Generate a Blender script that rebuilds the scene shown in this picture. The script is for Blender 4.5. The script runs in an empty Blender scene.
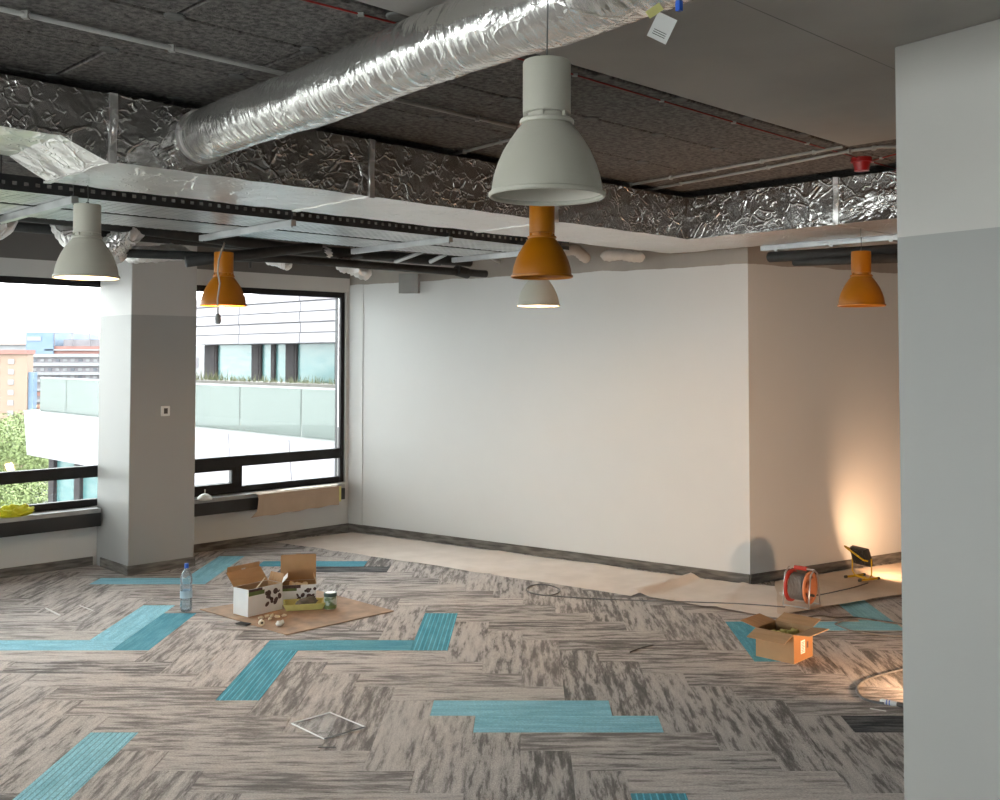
import bpy, bmesh, math, random
from mathutils import Vector, Matrix, noise
random.seed(7)
PI = math.pi
C = bpy.context.scene.collection
sc = bpy.context.scene

# ------------------------------------------------------------------ camera, world, light, exposure
F, CX, CY, EYE, PITCH = 1030.0, 528.0, 320.0, 1.97, math.radians(2.0)
cam_d = bpy.data.cameras.new('camera'); cam = bpy.data.objects.new('camera', cam_d); C.objects.link(cam)
cam.location = (0, 0, EYE); cam.rotation_euler = (PI/2 + PITCH, 0, 0)
cam_d.sensor_width = 36; cam_d.lens = 36*F/1000
cam_d.shift_x = (500-CX)/1000; cam_d.shift_y = (CY-400)/1000
cam_d.clip_end = 2000; cam_d.clip_start = 0.05
sc.camera = cam
w = bpy.data.worlds.new('overcast_sky'); sc.world = w; w.use_nodes = True
wn = w.node_tree.nodes; bg = wn['Background']
bg.inputs[0].default_value = (0.975, 0.98, 1.0, 1); bg.inputs[1].default_value = 4.6
sc.view_settings.view_transform = 'Standard'; sc.view_settings.look = 'None'
sc.view_settings.gamma = 1; sc.view_settings.use_curve_mapping = False
sc.view_settings.exposure = 1.53
R45 = PI/4; S2 = math.sqrt(2)
def W(u, v, z=0): return Vector(((u-v)/S2, (u+v)/S2, z))
def portal(loc, rot, sx, sy):
    d = bpy.data.lights.new('window_daylight_portal', 'AREA'); d.shape = 'RECTANGLE'; d.size = sx; d.size_y = sy
    d.cycles.is_portal = True
    o = bpy.data.objects.new('window_daylight_portal', d); C.objects.link(o); o.location = loc; o.rotation_euler = rot
WINS = [(4.50, 6.80), (0.9, 4.20), (-2.7, 0.6), (-6.3, -3.0)]      # along the window wall, u
RWINS = [(5.9, 9.0), (2.3, 5.4), (-1.3, 1.8)]                     # along the rear wall, v
for a, b in WINS: portal(W((a+b)/2, 9.80, 1.63), (PI/2, 0, R45 + 0), b-a, 2.1)
for a, b in RWINS: portal(W(-7.2, (a+b)/2, 1.63), (PI/2, 0, R45 + PI/2), b-a, 2.1)

# ------------------------------------------------------------------ pixel to place helpers
def ray(px, py):
    x = (px-CX)/F; y = (CY-py)/F
    c, s = math.cos(PITCH), math.sin(PITCH)
    return Vector((x, c - y*s, s + y*c))
def P(px, py, z=0.0):
    r = ray(px, py); t = (z-EYE)/r.z
    return Vector((r.x*t, r.y*t, z))
def D(px, py, Y):
    r = ray(px, py); t = Y/r.y
    return Vector((r.x*t, Y, EYE + r.z*t))

# ------------------------------------------------------------------ materials
def nt(name):
    m = bpy.data.materials.new(name); m.use_nodes = True
    return m, m.node_tree.nodes, m.node_tree.links, m.node_tree.nodes['Principled BSDF']
def rgba(c): return (c[0], c[1], c[2], 1)
def ramp(N, stops, interp='LINEAR'):
    r = N.new('ShaderNodeValToRGB'); e = r.color_ramp.elements; r.color_ramp.interpolation = interp
    while len(e) < len(stops): e.new(0.5)
    for k, (p, c) in enumerate(stops): e[k].position = p; e[k].color = rgba(c)
    return r
def mat(name, c1, c2=None, scale=8, rough=0.6, metal=0.0, bump=0.0, bscale=None, detail=4, coords='Object', stretch=(1,1,1), lo=0.35, hi=0.65, spec=0.5, dist=0.01):
    m, N, L, b = nt(name)
    b.inputs['Roughness'].default_value = rough; b.inputs['Metallic'].default_value = metal
    b.inputs['Specular IOR Level'].default_value = spec
    if c2 is None: c2 = tuple(x*0.93 for x in c1)
    tc = N.new('ShaderNodeTexCoord'); mp = N.new('ShaderNodeMapping'); L.new(tc.outputs[coords], mp.inputs[0])
    mp.inputs['Scale'].default_value = stretch
    n = N.new('ShaderNodeTexNoise'); n.inputs['Scale'].default_value = scale; n.inputs['Detail'].default_value = detail
    L.new(mp.outputs[0], n.inputs['Vector'])
    r = ramp(N, [(lo, c1), (hi, c2)]); L.new(n.outputs[0], r.inputs[0]); L.new(r.outputs[0], b.inputs['Base Color'])
    if bump:
        n2 = N.new('ShaderNodeTexNoise'); n2.inputs['Scale'].default_value = bscale or scale*3; n2.inputs['Detail'].default_value = 5
        L.new(mp.outputs[0], n2.inputs['Vector'])
        bp = N.new('ShaderNodeBump'); bp.inputs['Strength'].default_value = bump; bp.inputs['Distance'].default_value = dist
        L.new(n2.outputs[0], bp.inputs['Height']); L.new(bp.outputs[0], b.inputs['Normal'])
    return m
def emis(name, c, s):
    m, N, L, b = nt(name); b.inputs['Emission Color'].default_value = rgba(c); b.inputs['Emission Strength'].default_value = s
    b.inputs['Base Color'].default_value = rgba(c); return m
def glassy(name, tint, refl=0.08, haze=0.0, haze_col=(0.8, 0.95, 0.9), rough=0.02):
    m, N, L, b = nt(name); N.remove(b); out = N['Material Output']
    t = N.new('ShaderNodeBsdfTransparent'); t.inputs[0].default_value = rgba(tint)
    g = N.new('ShaderNodeBsdfGlossy'); g.inputs['Roughness'].default_value = rough
    lw = N.new('ShaderNodeFresnel'); lw.inputs[0].default_value = 1.45
    mu = N.new('ShaderNodeMath'); mu.operation = 'MULTIPLY'; mu.inputs[1].default_value = refl/0.04; mu.use_clamp = True
    L.new(lw.outputs[0], mu.inputs[0])
    mx = N.new('ShaderNodeMixShader'); L.new(mu.outputs[0], mx.inputs[0]); L.new(t.outputs[0], mx.inputs[1]); L.new(g.outputs[0], mx.inputs[2])
    if haze:
        d = N.new('ShaderNodeBsdfDiffuse'); d.inputs[0].default_value = rgba(haze_col)
        m2 = N.new('ShaderNodeMixShader'); m2.inputs[0].default_value = haze
        L.new(mx.outputs[0], m2.inputs[1]); L.new(d.outputs[0], m2.inputs[2]); L.new(m2.outputs[0], out.inputs[0])
    else: L.new(mx.outputs[0], out.inputs[0])
    return m
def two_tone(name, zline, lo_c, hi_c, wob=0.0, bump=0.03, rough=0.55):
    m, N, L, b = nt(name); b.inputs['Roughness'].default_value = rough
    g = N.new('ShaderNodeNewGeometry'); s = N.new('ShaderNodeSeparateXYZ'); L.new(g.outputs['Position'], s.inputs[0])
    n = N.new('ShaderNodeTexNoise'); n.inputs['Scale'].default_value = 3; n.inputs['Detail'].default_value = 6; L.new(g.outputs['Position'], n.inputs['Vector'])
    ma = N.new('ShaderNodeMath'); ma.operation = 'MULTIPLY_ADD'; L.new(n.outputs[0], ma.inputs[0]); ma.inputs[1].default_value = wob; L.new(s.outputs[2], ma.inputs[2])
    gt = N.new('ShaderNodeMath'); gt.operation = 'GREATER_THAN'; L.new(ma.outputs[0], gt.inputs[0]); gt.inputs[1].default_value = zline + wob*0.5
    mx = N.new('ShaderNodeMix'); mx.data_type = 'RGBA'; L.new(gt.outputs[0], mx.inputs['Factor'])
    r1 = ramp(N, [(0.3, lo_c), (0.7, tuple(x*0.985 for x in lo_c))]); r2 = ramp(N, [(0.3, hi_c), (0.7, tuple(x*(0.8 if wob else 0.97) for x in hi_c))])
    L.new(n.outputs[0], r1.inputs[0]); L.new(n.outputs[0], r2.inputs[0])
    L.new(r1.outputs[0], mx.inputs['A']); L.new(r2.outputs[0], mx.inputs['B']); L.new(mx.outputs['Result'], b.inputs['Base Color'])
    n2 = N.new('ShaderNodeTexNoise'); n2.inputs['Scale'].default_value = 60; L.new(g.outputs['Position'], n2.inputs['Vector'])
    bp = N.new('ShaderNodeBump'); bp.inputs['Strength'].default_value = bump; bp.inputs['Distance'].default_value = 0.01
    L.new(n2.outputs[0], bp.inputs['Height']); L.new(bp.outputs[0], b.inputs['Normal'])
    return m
def carpet(name, cols, stripes=0.0, blot=True, amount=1.0):
    m, N, L, b = nt(name); b.inputs['Roughness'].default_value = 0.95; b.inputs['Specular IOR Level'].default_value = 0.15
    tc = N.new('ShaderNodeTexCoord'); oi = N.new('ShaderNodeObjectInfo')
    mul = N.new('ShaderNodeVectorMath'); mul.operation = 'MULTIPLY_ADD'
    L.new(oi.outputs['Random'], mul.inputs[0]); mul.inputs[1].default_value = (37, 91, 13); L.new(tc.outputs['Object'], mul.inputs[2])
    mp = N.new('ShaderNodeMapping'); mp.inputs['Scale'].default_value = (1.15, 8.0, 1); L.new(mul.outputs[0], mp.inputs[0])
    n = N.new('ShaderNodeTexNoise'); n.inputs['Scale'].default_value = 3.0; n.inputs['Detail'].default_value = 7; n.inputs['Roughness'].default_value = 0.68
    n.inputs['Distortion'].default_value = 0.12; L.new(mp.outputs[0], n.inputs['Vector'])
    ad = N.new('ShaderNodeMath'); ad.operation = 'MULTIPLY_ADD'; L.new(oi.outputs['Random'], ad.inputs[0]); ad.inputs[1].default_value = 0.10*amount; L.new(n.outputs[0], ad.inputs[2])
    r = ramp(N, cols); L.new(ad.outputs[0], r.inputs[0])
    # fibre speckle
    mp2 = N.new('ShaderNodeMapping'); mp2.inputs['Scale'].default_value = (60, 180, 60); L.new(mul.outputs[0], mp2.inputs[0])
    n2 = N.new('ShaderNodeTexNoise'); n2.inputs['Scale'].default_value = 1.6; n2.inputs['Detail'].default_value = 2; L.new(mp2.outputs[0], n2.inputs['Vector'])
    mr = N.new('ShaderNodeMapRange'); mr.inputs[1].default_value = 0.3; mr.inputs[2].default_value = 0.7; mr.inputs[3].default_value = 0.72; mr.inputs[4].default_value = 1.25
    L.new(n2.outputs[0], mr.inputs[0])
    mx = N.new('ShaderNodeMix'); mx.data_type = 'RGBA'; mx.blend_type = 'MULTIPLY'; mx.inputs['Factor'].default_value = 1
    L.new(r.outputs[0], mx.inputs['A']); L.new(mr.outputs[0], mx.inputs['B'])
    last = mx.outputs['Result']
    if stripes:
        sp = N.new('ShaderNodeSeparateXYZ'); L.new(tc.outputs['Object'], sp.inputs[0])
        sn = N.new('ShaderNodeMath'); sn.operation = 'MULTIPLY'; sn.inputs[1].default_value = 2*PI/0.031; L.new(sp.outputs[1], sn.inputs[0])
        s2 = N.new('ShaderNodeMath'); s2.operation = 'SINE'; L.new(sn.outputs[0], s2.inputs[0])
        m3 = N.new('ShaderNodeMapRange'); m3.inputs[1].default_value = 0.5; m3.inputs[2].default_value = 1.0; m3.inputs[3].default_value = 1.0; m3.inputs[4].default_value = 1+stripes
        L.new(s2.outputs[0], m3.inputs[0])
        m4 = N.new('ShaderNodeMix'); m4.data_type = 'RGBA'; m4.blend_type = 'MULTIPLY'; m4.inputs['Factor'].default_value = 1
        L.new(last, m4.inputs['A']); L.new(m3.outputs[0], m4.inputs['B']); last = m4.outputs['Result']
    L.new(last, b.inputs['Base Color'])
    bp = N.new('ShaderNodeBump'); bp.inputs['Strength'].default_value = 0.5; bp.inputs['Distance'].default_value = 0.004
    L.new(n2.outputs[0], bp.inputs['Height']); L.new(bp.outputs[0], b.inputs['Normal'])
    return m
def foil(name, base=(0.78, 0.77, 0.76), rough=0.3, scale=6, strength=0.9, rings=0.0):
    m, N, L, b = nt(name); b.inputs['Metallic'].default_value = 0.92; b.inputs['Base Color'].default_value = rgba(base)
    tc = N.new('ShaderNodeTexCoord')
    n = N.new('ShaderNodeTexNoise'); n.inputs['Scale'].default_value = 2.2; n.inputs['Detail'].default_value = 4; n.inputs['Distortion'].default_value = 0.6
    L.new(tc.outputs['Object'], n.inputs['Vector'])
    ad = N.new('ShaderNodeVectorMath'); ad.operation = 'MULTIPLY_ADD'; L.new(n.outputs[1], ad.inputs[0]); ad.inputs[1].default_value = (0.24, 0.24, 0.24); L.new(tc.outputs['Object'], ad.inputs[2])
    last = None
    for k, (sc_, wd_, am_) in enumerate(((scale, .05, .8), (scale*2.3, .09, .6), (scale*5.3, .17, .42))):
        v = N.new('ShaderNodeTexVoronoi'); v.feature = 'DISTANCE_TO_EDGE'; v.inputs['Scale'].default_value = sc_; L.new(ad.outputs[0], v.inputs['Vector'])
        q = N.new('ShaderNodeMapRange'); q.interpolation_type = 'SMOOTHSTEP'; q.inputs[1].default_value = 0; q.inputs[2].default_value = wd_; q.inputs[3].default_value = am_; q.inputs[4].default_value = 0; L.new(v.outputs[0], q.inputs[0])
        nz_ = N.new('ShaderNodeTexNoise'); nz_.inputs['Scale'].default_value = sc_*.55; nz_.inputs['Detail'].default_value = 1; mpz = N.new('ShaderNodeMapping'); mpz.inputs['Location'].default_value = (k*7.3, 2, 1); L.new(tc.outputs['Object'], mpz.inputs[0]); L.new(mpz.outputs[0], nz_.inputs['Vector'])
        g_ = N.new('ShaderNodeMapRange'); g_.inputs[1].default_value = .50; g_.inputs[2].default_value = .72; L.new(nz_.outputs[0], g_.inputs[0])
        mu_ = N.new('ShaderNodeMath'); mu_.operation = 'MULTIPLY'; L.new(q.outputs[0], mu_.inputs[0]); L.new(g_.outputs[0], mu_.inputs[1])
        if last is None: last = mu_.outputs[0]
        else:
            s_ = N.new('ShaderNodeMath'); s_.operation = 'ADD'; L.new(last, s_.inputs[0]); L.new(mu_.outputs[0], s_.inputs[1]); last = s_.outputs[0]
    mm = N.new('ShaderNodeMath'); mm.operation = 'MULTIPLY_ADD'; L.new(n.outputs[0], mm.inputs[0]); mm.inputs[1].default_value = 2.2; L.new(last, mm.inputs[2])
    h = mm.outputs[0]
    if rings:
        sp = N.new('ShaderNodeSeparateXYZ'); L.new(tc.outputs['Object'], sp.inputs[0])
        nz = N.new('ShaderNodeTexNoise'); nz.inputs['Scale'].default_value = 6; nz.inputs['Detail'].default_value = 3
        mpp = N.new('ShaderNodeMapping'); mpp.inputs['Scale'].default_value = (14, 1.5, 1.5); L.new(tc.outputs['Object'], mpp.inputs[0])
        nz.inputs['Scale'].default_value = 2.2; L.new(mpp.outputs[0], nz.inputs['Vector'])
        m5 = N.new('ShaderNodeMath'); m5.operation = 'MULTIPLY_ADD'; L.new(nz.outputs[0], m5.inputs[0]); m5.inputs[1].default_value = rings; L.new(h, m5.inputs[2]); h = m5.outputs[0]
    bp = N.new('ShaderNodeBump'); bp.inputs['Strength'].default_value = strength; bp.inputs['Distance'].default_value = 0.02
    L.new(h, bp.inputs['Height']); L.new(bp.outputs[0], b.inputs['Normal'])
    mr = N.new('ShaderNodeMapRange'); mr.inputs[3].default_value = rough-0.08; mr.inputs[4].default_value = rough+0.15
    L.new(n.outputs[0], mr.inputs[0]); L.new(mr.outputs[0], b.inputs['Roughness'])
    return m

M = {}
M['wall'] = two_tone('white_wall_paint', 2.775, (0.62, 0.625, 0.62), (0.36, 0.325, 0.29), wob=0.05)
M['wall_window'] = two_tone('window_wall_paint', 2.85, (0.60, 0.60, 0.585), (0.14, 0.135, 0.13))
M['wall_fore'] = two_tone('two_tone_wall_paint', 2.45, (0.35, 0.345, 0.33), (0.54, 0.52, 0.49))
M['column'] = two_tone('two_tone_column_paint', 2.345, (0.32, 0.315, 0.305), (0.47, 0.455, 0.44))
M['concrete'] = mat('bare_concrete', (0.23, 0.225, 0.21), (0.16, 0.155, 0.15), 2, 0.9, bump=0.3, bscale=40)
M['slab'] = mat('smooth_grey_plaster', (0.40, 0.375, 0.345), (0.335, 0.315, 0.29), 1.3, 0.85, bump=0.15, bscale=80)
M['board'] = mat('wood_wool_board', (0.20, 0.185, 0.175), (0.07, 0.066, 0.062), 38, 0.95, bump=1.0, bscale=70, detail=6, dist=0.008)
M['disc'] = mat('fixing_disc_grey', (0.16, 0.155, 0.15), (0.12, 0.12, 0.115), 30, 0.8)
M['base'] = mat('dark_carpet_skirting', (0.20, 0.185, 0.165), (0.085, 0.077, 0.07), 14, 0.95, bump=0.3, stretch=(0.4, 0.4, 2.5), detail=7)
M['frame'] = mat('anthracite_aluminium', (0.012, 0.012, 0.014), (0.02, 0.02, 0.022), 6, 0.6, spec=0.25)
M['sill_top'] = mat('pale_sill_top', (0.35, 0.36, 0.37), (0.26, 0.27, 0.28), 5, 0.35)
M['sill_front'] = mat('black_sill_fascia', (0.010, 0.012, 0.014), (0.02, 0.022, 0.024), 4, 0.5)
M['glass'] = glassy('window_glass', (0.95, 0.985, 0.97), 0.035)
M['white_pvc'] = mat('white_conduit', (0.42, 0.41, 0.39), (0.35, 0.34, 0.32), 10, 0.5)
M['red_wire'] = mat('red_cable', (0.30, 0.015, 0.012), None, 10, 0.5)
M['red'] = mat('red_plastic', (0.42, 0.012, 0.010), (0.33, 0.01, 0.01), 10, 0.4)
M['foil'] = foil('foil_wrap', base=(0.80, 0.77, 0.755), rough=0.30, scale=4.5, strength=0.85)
M['foil_side_shaded'] = foil('foil_wrap_shaded_sides', base=(0.50, 0.485, 0.47), rough=0.17, scale=4.5, strength=0.85)  # same foil as the underside; darker base paints in the dark ceiling's reflection
M['foil_round'] = foil('foil_round_duct', base=(0.85, 0.83, 0.81), rough=0.17, scale=4, strength=0.30, rings=2.0)
M['galv'] = mat('galvanised_steel', (0.62, 0.63, 0.63), (0.48, 0.49, 0.5), 5, 0.35, 0.85, bump=0.05)
M['black_steel'] = mat('black_painted_steel', (0.02, 0.02, 0.021), (0.035, 0.035, 0.036), 8, 0.5)
M['black_rubber'] = mat('black_pipe_insulation', (0.012, 0.012, 0.012), (0.022, 0.022, 0.022), 12, 0.65, bump=0.2)
M['lamp_white'] = mat('cream_lamp_enamel', (0.52, 0.50, 0.43), (0.49, 0.47, 0.40), 3, 0.38)
M['lamp_inner'] = mat('lamp_inner_white', (0.74, 0.70, 0.62), (0.70, 0.66, 0.58), 3, 0.5)
M['lamp_orange'] = mat('orange_lamp_enamel', (0.47, 0.155, 0.001), (0.44, 0.145, 0.001), 3, 0.38)
M['lamp_orange_in'] = mat('orange_lamp_inner', (0.34, 0.11, 0.008), (0.31, 0.10, 0.007), 3, 0.5)
M['cord'] = mat('grey_flex', (0.10, 0.10, 0.10), None, 10, 0.6)
M['cord_light'] = mat('pale_flex', (0.45, 0.42, 0.38), None, 10, 0.6)
M['bulb'] = emis('warm_bulb', (1.0, 0.72, 0.42), 14)
M['bulb_off'] = mat('unlit_bulb', (0.75, 0.72, 0.66), None, 4, 0.3)
M['plaster'] = mat('rough_pale_plaster', (0.55, 0.50, 0.45), (0.45, 0.41, 0.37), 6, 0.9, bump=0.3)
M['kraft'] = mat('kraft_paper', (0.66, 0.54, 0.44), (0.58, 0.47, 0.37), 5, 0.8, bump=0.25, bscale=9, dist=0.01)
M['kraft_light'] = mat('kraft_paper_pale', (0.78, 0.70, 0.64), (0.70, 0.62, 0.56), 4, 0.8, bump=0.3, bscale=7, dist=0.012)
M['kraft_sill'] = mat('kraft_paper_brown', (0.40, 0.30, 0.22), (0.35, 0.26, 0.19), 5, 0.8, bump=0.2, bscale=10)
M['card'] = mat('cardboard', (0.40, 0.25, 0.135), (0.34, 0.21, 0.11), 6, 0.85, stretch=(1, 6, 1))
M['card_floor'] = mat('floor_cardboard', (0.44, 0.29, 0.19), (0.27, 0.185, 0.13), 7, 0.85, detail=6)
M['card_white'] = mat('white_coated_card', (0.72, 0.74, 0.76), (0.68, 0.70, 0.72), 6, 0.5)
M['carton_side'] = mat('carton_orange_brown', (0.38, 0.19, 0.08), (0.34, 0.165, 0.065), 6, 0.8)
M['print_dark'] = mat('printed_dark_brown', (0.035, 0.02, 0.022), (0.10, 0.06, 0.06), 40, 0.5)
M['print_green'] = mat('printed_olive_green', (0.10, 0.15, 0.05), (0.14, 0.20, 0.06), 20, 0.5)
M['yellow_tray'] = mat('pale_yellow_tray', (0.60, 0.58, 0.22), (0.50, 0.48, 0.18), 9, 0.6)
M['grey_cloth'] = mat('dark_grey_cloth', (0.12, 0.11, 0.09), (0.20, 0.18, 0.15), 18, 0.95, bump=0.5)
M['cream'] = mat('cream_plastic', (0.72, 0.65, 0.50), (0.62, 0.54, 0.40), 20, 0.5)
M['white'] = mat('white_plastic', (0.78, 0.78, 0.76), None, 10, 0.4)
M['yellow'] = mat('yellow_steel_tube', (0.62, 0.38, 0.012), (0.55, 0.33, 0.01), 10, 0.4)
M['yellow_bag'] = mat('lemon_yellow_cloth', (0.72, 0.70, 0.02), (0.55, 0.55, 0.015), 22, 0.6, bump=0.4)
M['dark_green'] = mat('dark_green_lid', (0.025, 0.06, 0.055), None, 10, 0.4)
M['jar_body'] = mat('printed_jar', (0.42, 0.50, 0.48), (0.10, 0.16, 0.07), 26, 0.4, lo=0.45, hi=0.6)
M['blue'] = mat('blue_cap', (0.01, 0.10, 0.55), None, 10, 0.35)
M['bottle'] = glassy('clear_bottle_plastic', (0.86, 0.93, 0.97), 0.10, 0.12, (0.75, 0.85, 0.92), 0.08)
M['bottle_label'] = glassy('thin_bottle_label', (0.55, 0.75, 0.9), 0.05, 0.6, (0.55, 0.72, 0.82), 0.3)
M['film'] = glassy('clear_acrylic_sheet', (0.96, 0.96, 0.96), 0.0004, 0.03, (0.5, 0.5, 0.5))
M['reel_red'] = mat('reel_red', (0.42, 0.045, 0.03), (0.36, 0.035, 0.025), 12, 0.45)
M['reel_orange'] = mat('reel_orange', (0.58, 0.22, 0.10), (0.50, 0.18, 0.08), 12, 0.5)
M['grey_cable'] = mat('grey_cable', (0.16, 0.16, 0.165), (0.10, 0.10, 0.10), 12, 0.5)
M['dark_grey'] = mat('dark_grey_plastic', (0.045, 0.043, 0.04), (0.06, 0.057, 0.05), 8, 0.5)
M['grey_box'] = mat('grey_plastic_box', (0.27, 0.27, 0.26), (0.24, 0.24, 0.235), 8, 0.5)
M['flood_led'] = emis('floodlight_face', (1.0, 0.62, 0.32), 3)
M['carpet'] = carpet('streaked_carpet', [(0.43, (0.15, 0.142, 0.138)), (0.52, (0.245, 0.228, 0.222)), (0.57, (0.43, 0.403, 0.392)), (0.70, (0.54, 0.506, 0.49))])
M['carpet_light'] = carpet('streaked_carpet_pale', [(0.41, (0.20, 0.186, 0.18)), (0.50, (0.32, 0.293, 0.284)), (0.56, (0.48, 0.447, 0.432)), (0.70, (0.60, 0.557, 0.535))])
M['carpet_dark'] = carpet('streaked_carpet_slate', [(0.42, (0.04, 0.045, 0.05)), (0.52, (0.085, 0.09, 0.096)), (0.62, (0.16, 0.16, 0.165))], amount=0.4)
M['cyan'] = carpet('aqua_carpet', [(0.42, (0.23, 0.52, 0.65)), (0.66, (0.34, 0.68, 0.80))], stripes=-0.08, amount=0.4)
M['cyan_striped'] = carpet('aqua_striped_carpet', [(0.42, (0.24, 0.53, 0.65)), (0.66, (0.35, 0.69, 0.80))], stripes=-0.38, amount=0.4)
M['teal'] = carpet('teal_carpet', [(0.42, (0.08, 0.30, 0.40)), (0.66, (0.14, 0.40, 0.51))], stripes=-0.1, amount=0.4)
M['teal_striped'] = carpet('teal_striped_carpet', [(0.42, (0.06, 0.26, 0.35)), (0.66, (0.11, 0.35, 0.45))], stripes=0.8, amount=0.4)
# exterior
M['clad'] = mat('white_cladding', (0.118, 0.111, 0.125), (0.112, 0.107, 0.118), 0.6, 0.6)
M['clad_top'] = mat('white_terrace_paving', (0.105, 0.105, 0.105), (0.10, 0.10, 0.10), 0.8, 0.7)
M['teal_glass'] = mat('tinted_facade_glass', (0.025, 0.07, 0.075), (0.05, 0.09, 0.09), 1.4, 0.25, spec=0.3, stretch=(1, 1, 4))
M['ext_mull'] = mat('brown_grey_mullion', (0.014, 0.012, 0.014), (0.02, 0.018, 0.019), 3, 0.8, spec=0.1)
M['balu'] = glassy('mint_balustrade_glass', (0.89, 0.95, 0.93), 0.02, 0.68, (0.082, 0.094, 0.090))
M['planter'] = mat('stone_planter', (0.07, 0.064, 0.058), (0.045, 0.04, 0.036), 3, 0.9)
M['grass'] = mat('rooftop_grass', (0.05, 0.06, 0.025), (0.07, 0.068, 0.03), 2, 0.9)
M['leaf'] = mat('tree_leaves', (0.075, 0.10, 0.03), (0.10, 0.125, 0.045), 0.6, 0.8)
M['bark'] = mat('tree_bark', (0.08, 0.06, 0.04), None, 3, 0.9)
M['brick'] = mat('peach_facade', (0.15, 0.105, 0.08), (0.14, 0.095, 0.072), 0.3, 0.85)
M['city_white'] = mat('pale_render', (0.14, 0.14, 0.148), (0.13, 0.13, 0.138), 0.3, 0.8)
M['city_band'] = mat('mauve_window_band', (0.070, 0.062, 0.072), (0.09, 0.08, 0.092), 0.9, 0.5)
M['city_blue'] = mat('blue_screen_panel', (0.05, 0.085, 0.14), (0.07, 0.10, 0.145), 0.4, 0.6)
M['city_red'] = mat('coral_roof', (0.14, 0.065, 0.055), (0.13, 0.058, 0.05), 0.4, 0.8)
M['city_dark'] = mat('far_window', (0.035, 0.04, 0.055), None, 0.5, 0.4)
M['ground'] = mat('green_ground', (0.10, 0.10, 0.09), (0.13, 0.125, 0.12), 0.05, 0.95)

# ------------------------------------------------------------------ builders
class MB:
    def __init__(s): s.v = []; s.f = []
    def add(s, vs, fs):
        o = len(s.v); s.v += [tuple(x) for x in vs]; s.f += [tuple(i+o for i in f) for f in fs]; return s
    def box(s, x0, x1, y0, y1, z0, z1, mtx=None):
        vs = [Vector(p) for p in ((x0,y0,z0),(x1,y0,z0),(x1,y1,z0),(x0,y1,z0),(x0,y0,z1),(x1,y0,z1),(x1,y1,z1),(x0,y1,z1))]
        if mtx: vs = [mtx @ p for p in vs]
        return s.add(vs, [(0,3,2,1),(4,5,6,7),(0,1,5,4),(1,2,6,5),(2,3,7,6),(3,0,4,7)])
    def prism(s, pts, z0, z1):
        n = len(pts)
        a = sum(pts[i][0]*pts[(i+1)%n][1]-pts[(i+1)%n][0]*pts[i][1] for i in range(n))
        if a < 0: pts = list(reversed(pts))
        vs = [(p[0],p[1],z0) for p in pts]+[(p[0],p[1],z1) for p in pts]
        return s.add(vs, [tuple(reversed(range(n))), tuple(range(n,2*n))]+[(i,(i+1)%n,n+(i+1)%n,n+i) for i in range(n)])
    def tube(s, pts, r, n=8, caps=True):
        pts = [Vector(p) for p in pts]; rings = []; up = None
        for i, p in enumerate(pts):
            t = (pts[min(i+1,len(pts)-1)]-pts[max(i-1,0)]).normalized()
            if up is None:
                up = Vector((0,0,1)) if abs(t.z) < 0.9 else Vector((1,0,0))
            a = t.cross(up).normalized(); b = a.cross(t).normalized(); up = b
            rr = r[i] if isinstance(r, (list,tuple)) else r
            rings.append([p + a*rr*math.cos(2*PI*k/n) + b*rr*math.sin(2*PI*k/n) for k in range(n)])
        vs = [q for g in rings for q in g]
        fs = [(i*n+k, i*n+(k+1)%n, (i+1)*n+(k+1)%n, (i+1)*n+k) for i in range(len(pts)-1) for k in range(n)]
        if caps: fs += [tuple(reversed(range(n))), tuple((len(pts)-1)*n+k for k in range(n))]
        return s.add(vs, fs)
    def lathe(s, prof, n=32, o=(0,0,0), closed=False):
        vs = [(o[0]+r*math.cos(2*PI*k/n), o[1]+r*math.sin(2*PI*k/n), o[2]+z) for r, z in prof for k in range(n)]
        m = len(prof); fs = []
        for i in range(m if closed else m-1):
            for k in range(n):
                j = (i+1) % m; fs.append((i*n+k, i*n+(k+1)%n, j*n+(k+1)%n, j*n+k))
        return s.add(vs, fs)
    def quad(s, a, b, c, d, th=0.002):
        a, b, c, d = map(Vector, (a,b,c,d)); nrm = (b-a).cross(d-a).normalized()*th
        return s.add([a,b,c,d,a+nrm,b+nrm,c+nrm,d+nrm], [(0,3,2,1),(4,5,6,7),(0,1,5,4),(1,2,6,5),(2,3,7,6),(3,0,4,7)])
    def xf(s, m): s.v = [tuple(m @ Vector(p)) for p in s.v]; return s
    def build(s, name, m, parent=None, smooth=False, bevel=0, loc=(0,0,0), rotz=0, seg=2):
        me = bpy.data.meshes.new(name); me.from_pydata(s.v, [], s.f)
        bm = bmesh.new(); bm.from_mesh(me); bmesh.ops.remove_doubles(bm, verts=bm.verts, dist=1e-5)
        bmesh.ops.recalc_face_normals(bm, faces=bm.faces)
        if bevel: bmesh.ops.bevel(bm, geom=bm.edges[:], offset=bevel, segments=seg, affect='EDGES', clamp_overlap=True)
        bm.to_mesh(me); bm.free()
        if smooth:
            me.polygons.foreach_set('use_smooth', [True]*len(me.polygons))
            if smooth is not True: me.set_sharp_from_angle(angle=math.radians(smooth))
        if m: me.materials.append(M[m])
        o = bpy.data.objects.new(name, me); C.objects.link(o); o.location = loc; o.rotation_euler = (0,0,rotz)
        if parent: o.parent = parent
        return o
def tag(o, label, cat, group=None):
    o['label'] = label; o['category'] = cat
    if group: o['group'] = group
    return o
def thing(name, label, cat, loc=(0,0,0), rotz=0, group=None):
    o = bpy.data.objects.new(name, None); C.objects.link(o); o.location = loc; o.rotation_euler = (0,0,rotz); o.empty_display_size = 0.1
    return tag(o, label, cat, group)
def struct(o, label=None):
    o['kind'] = 'structure'
    if label: o['label'] = label
    return o
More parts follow.
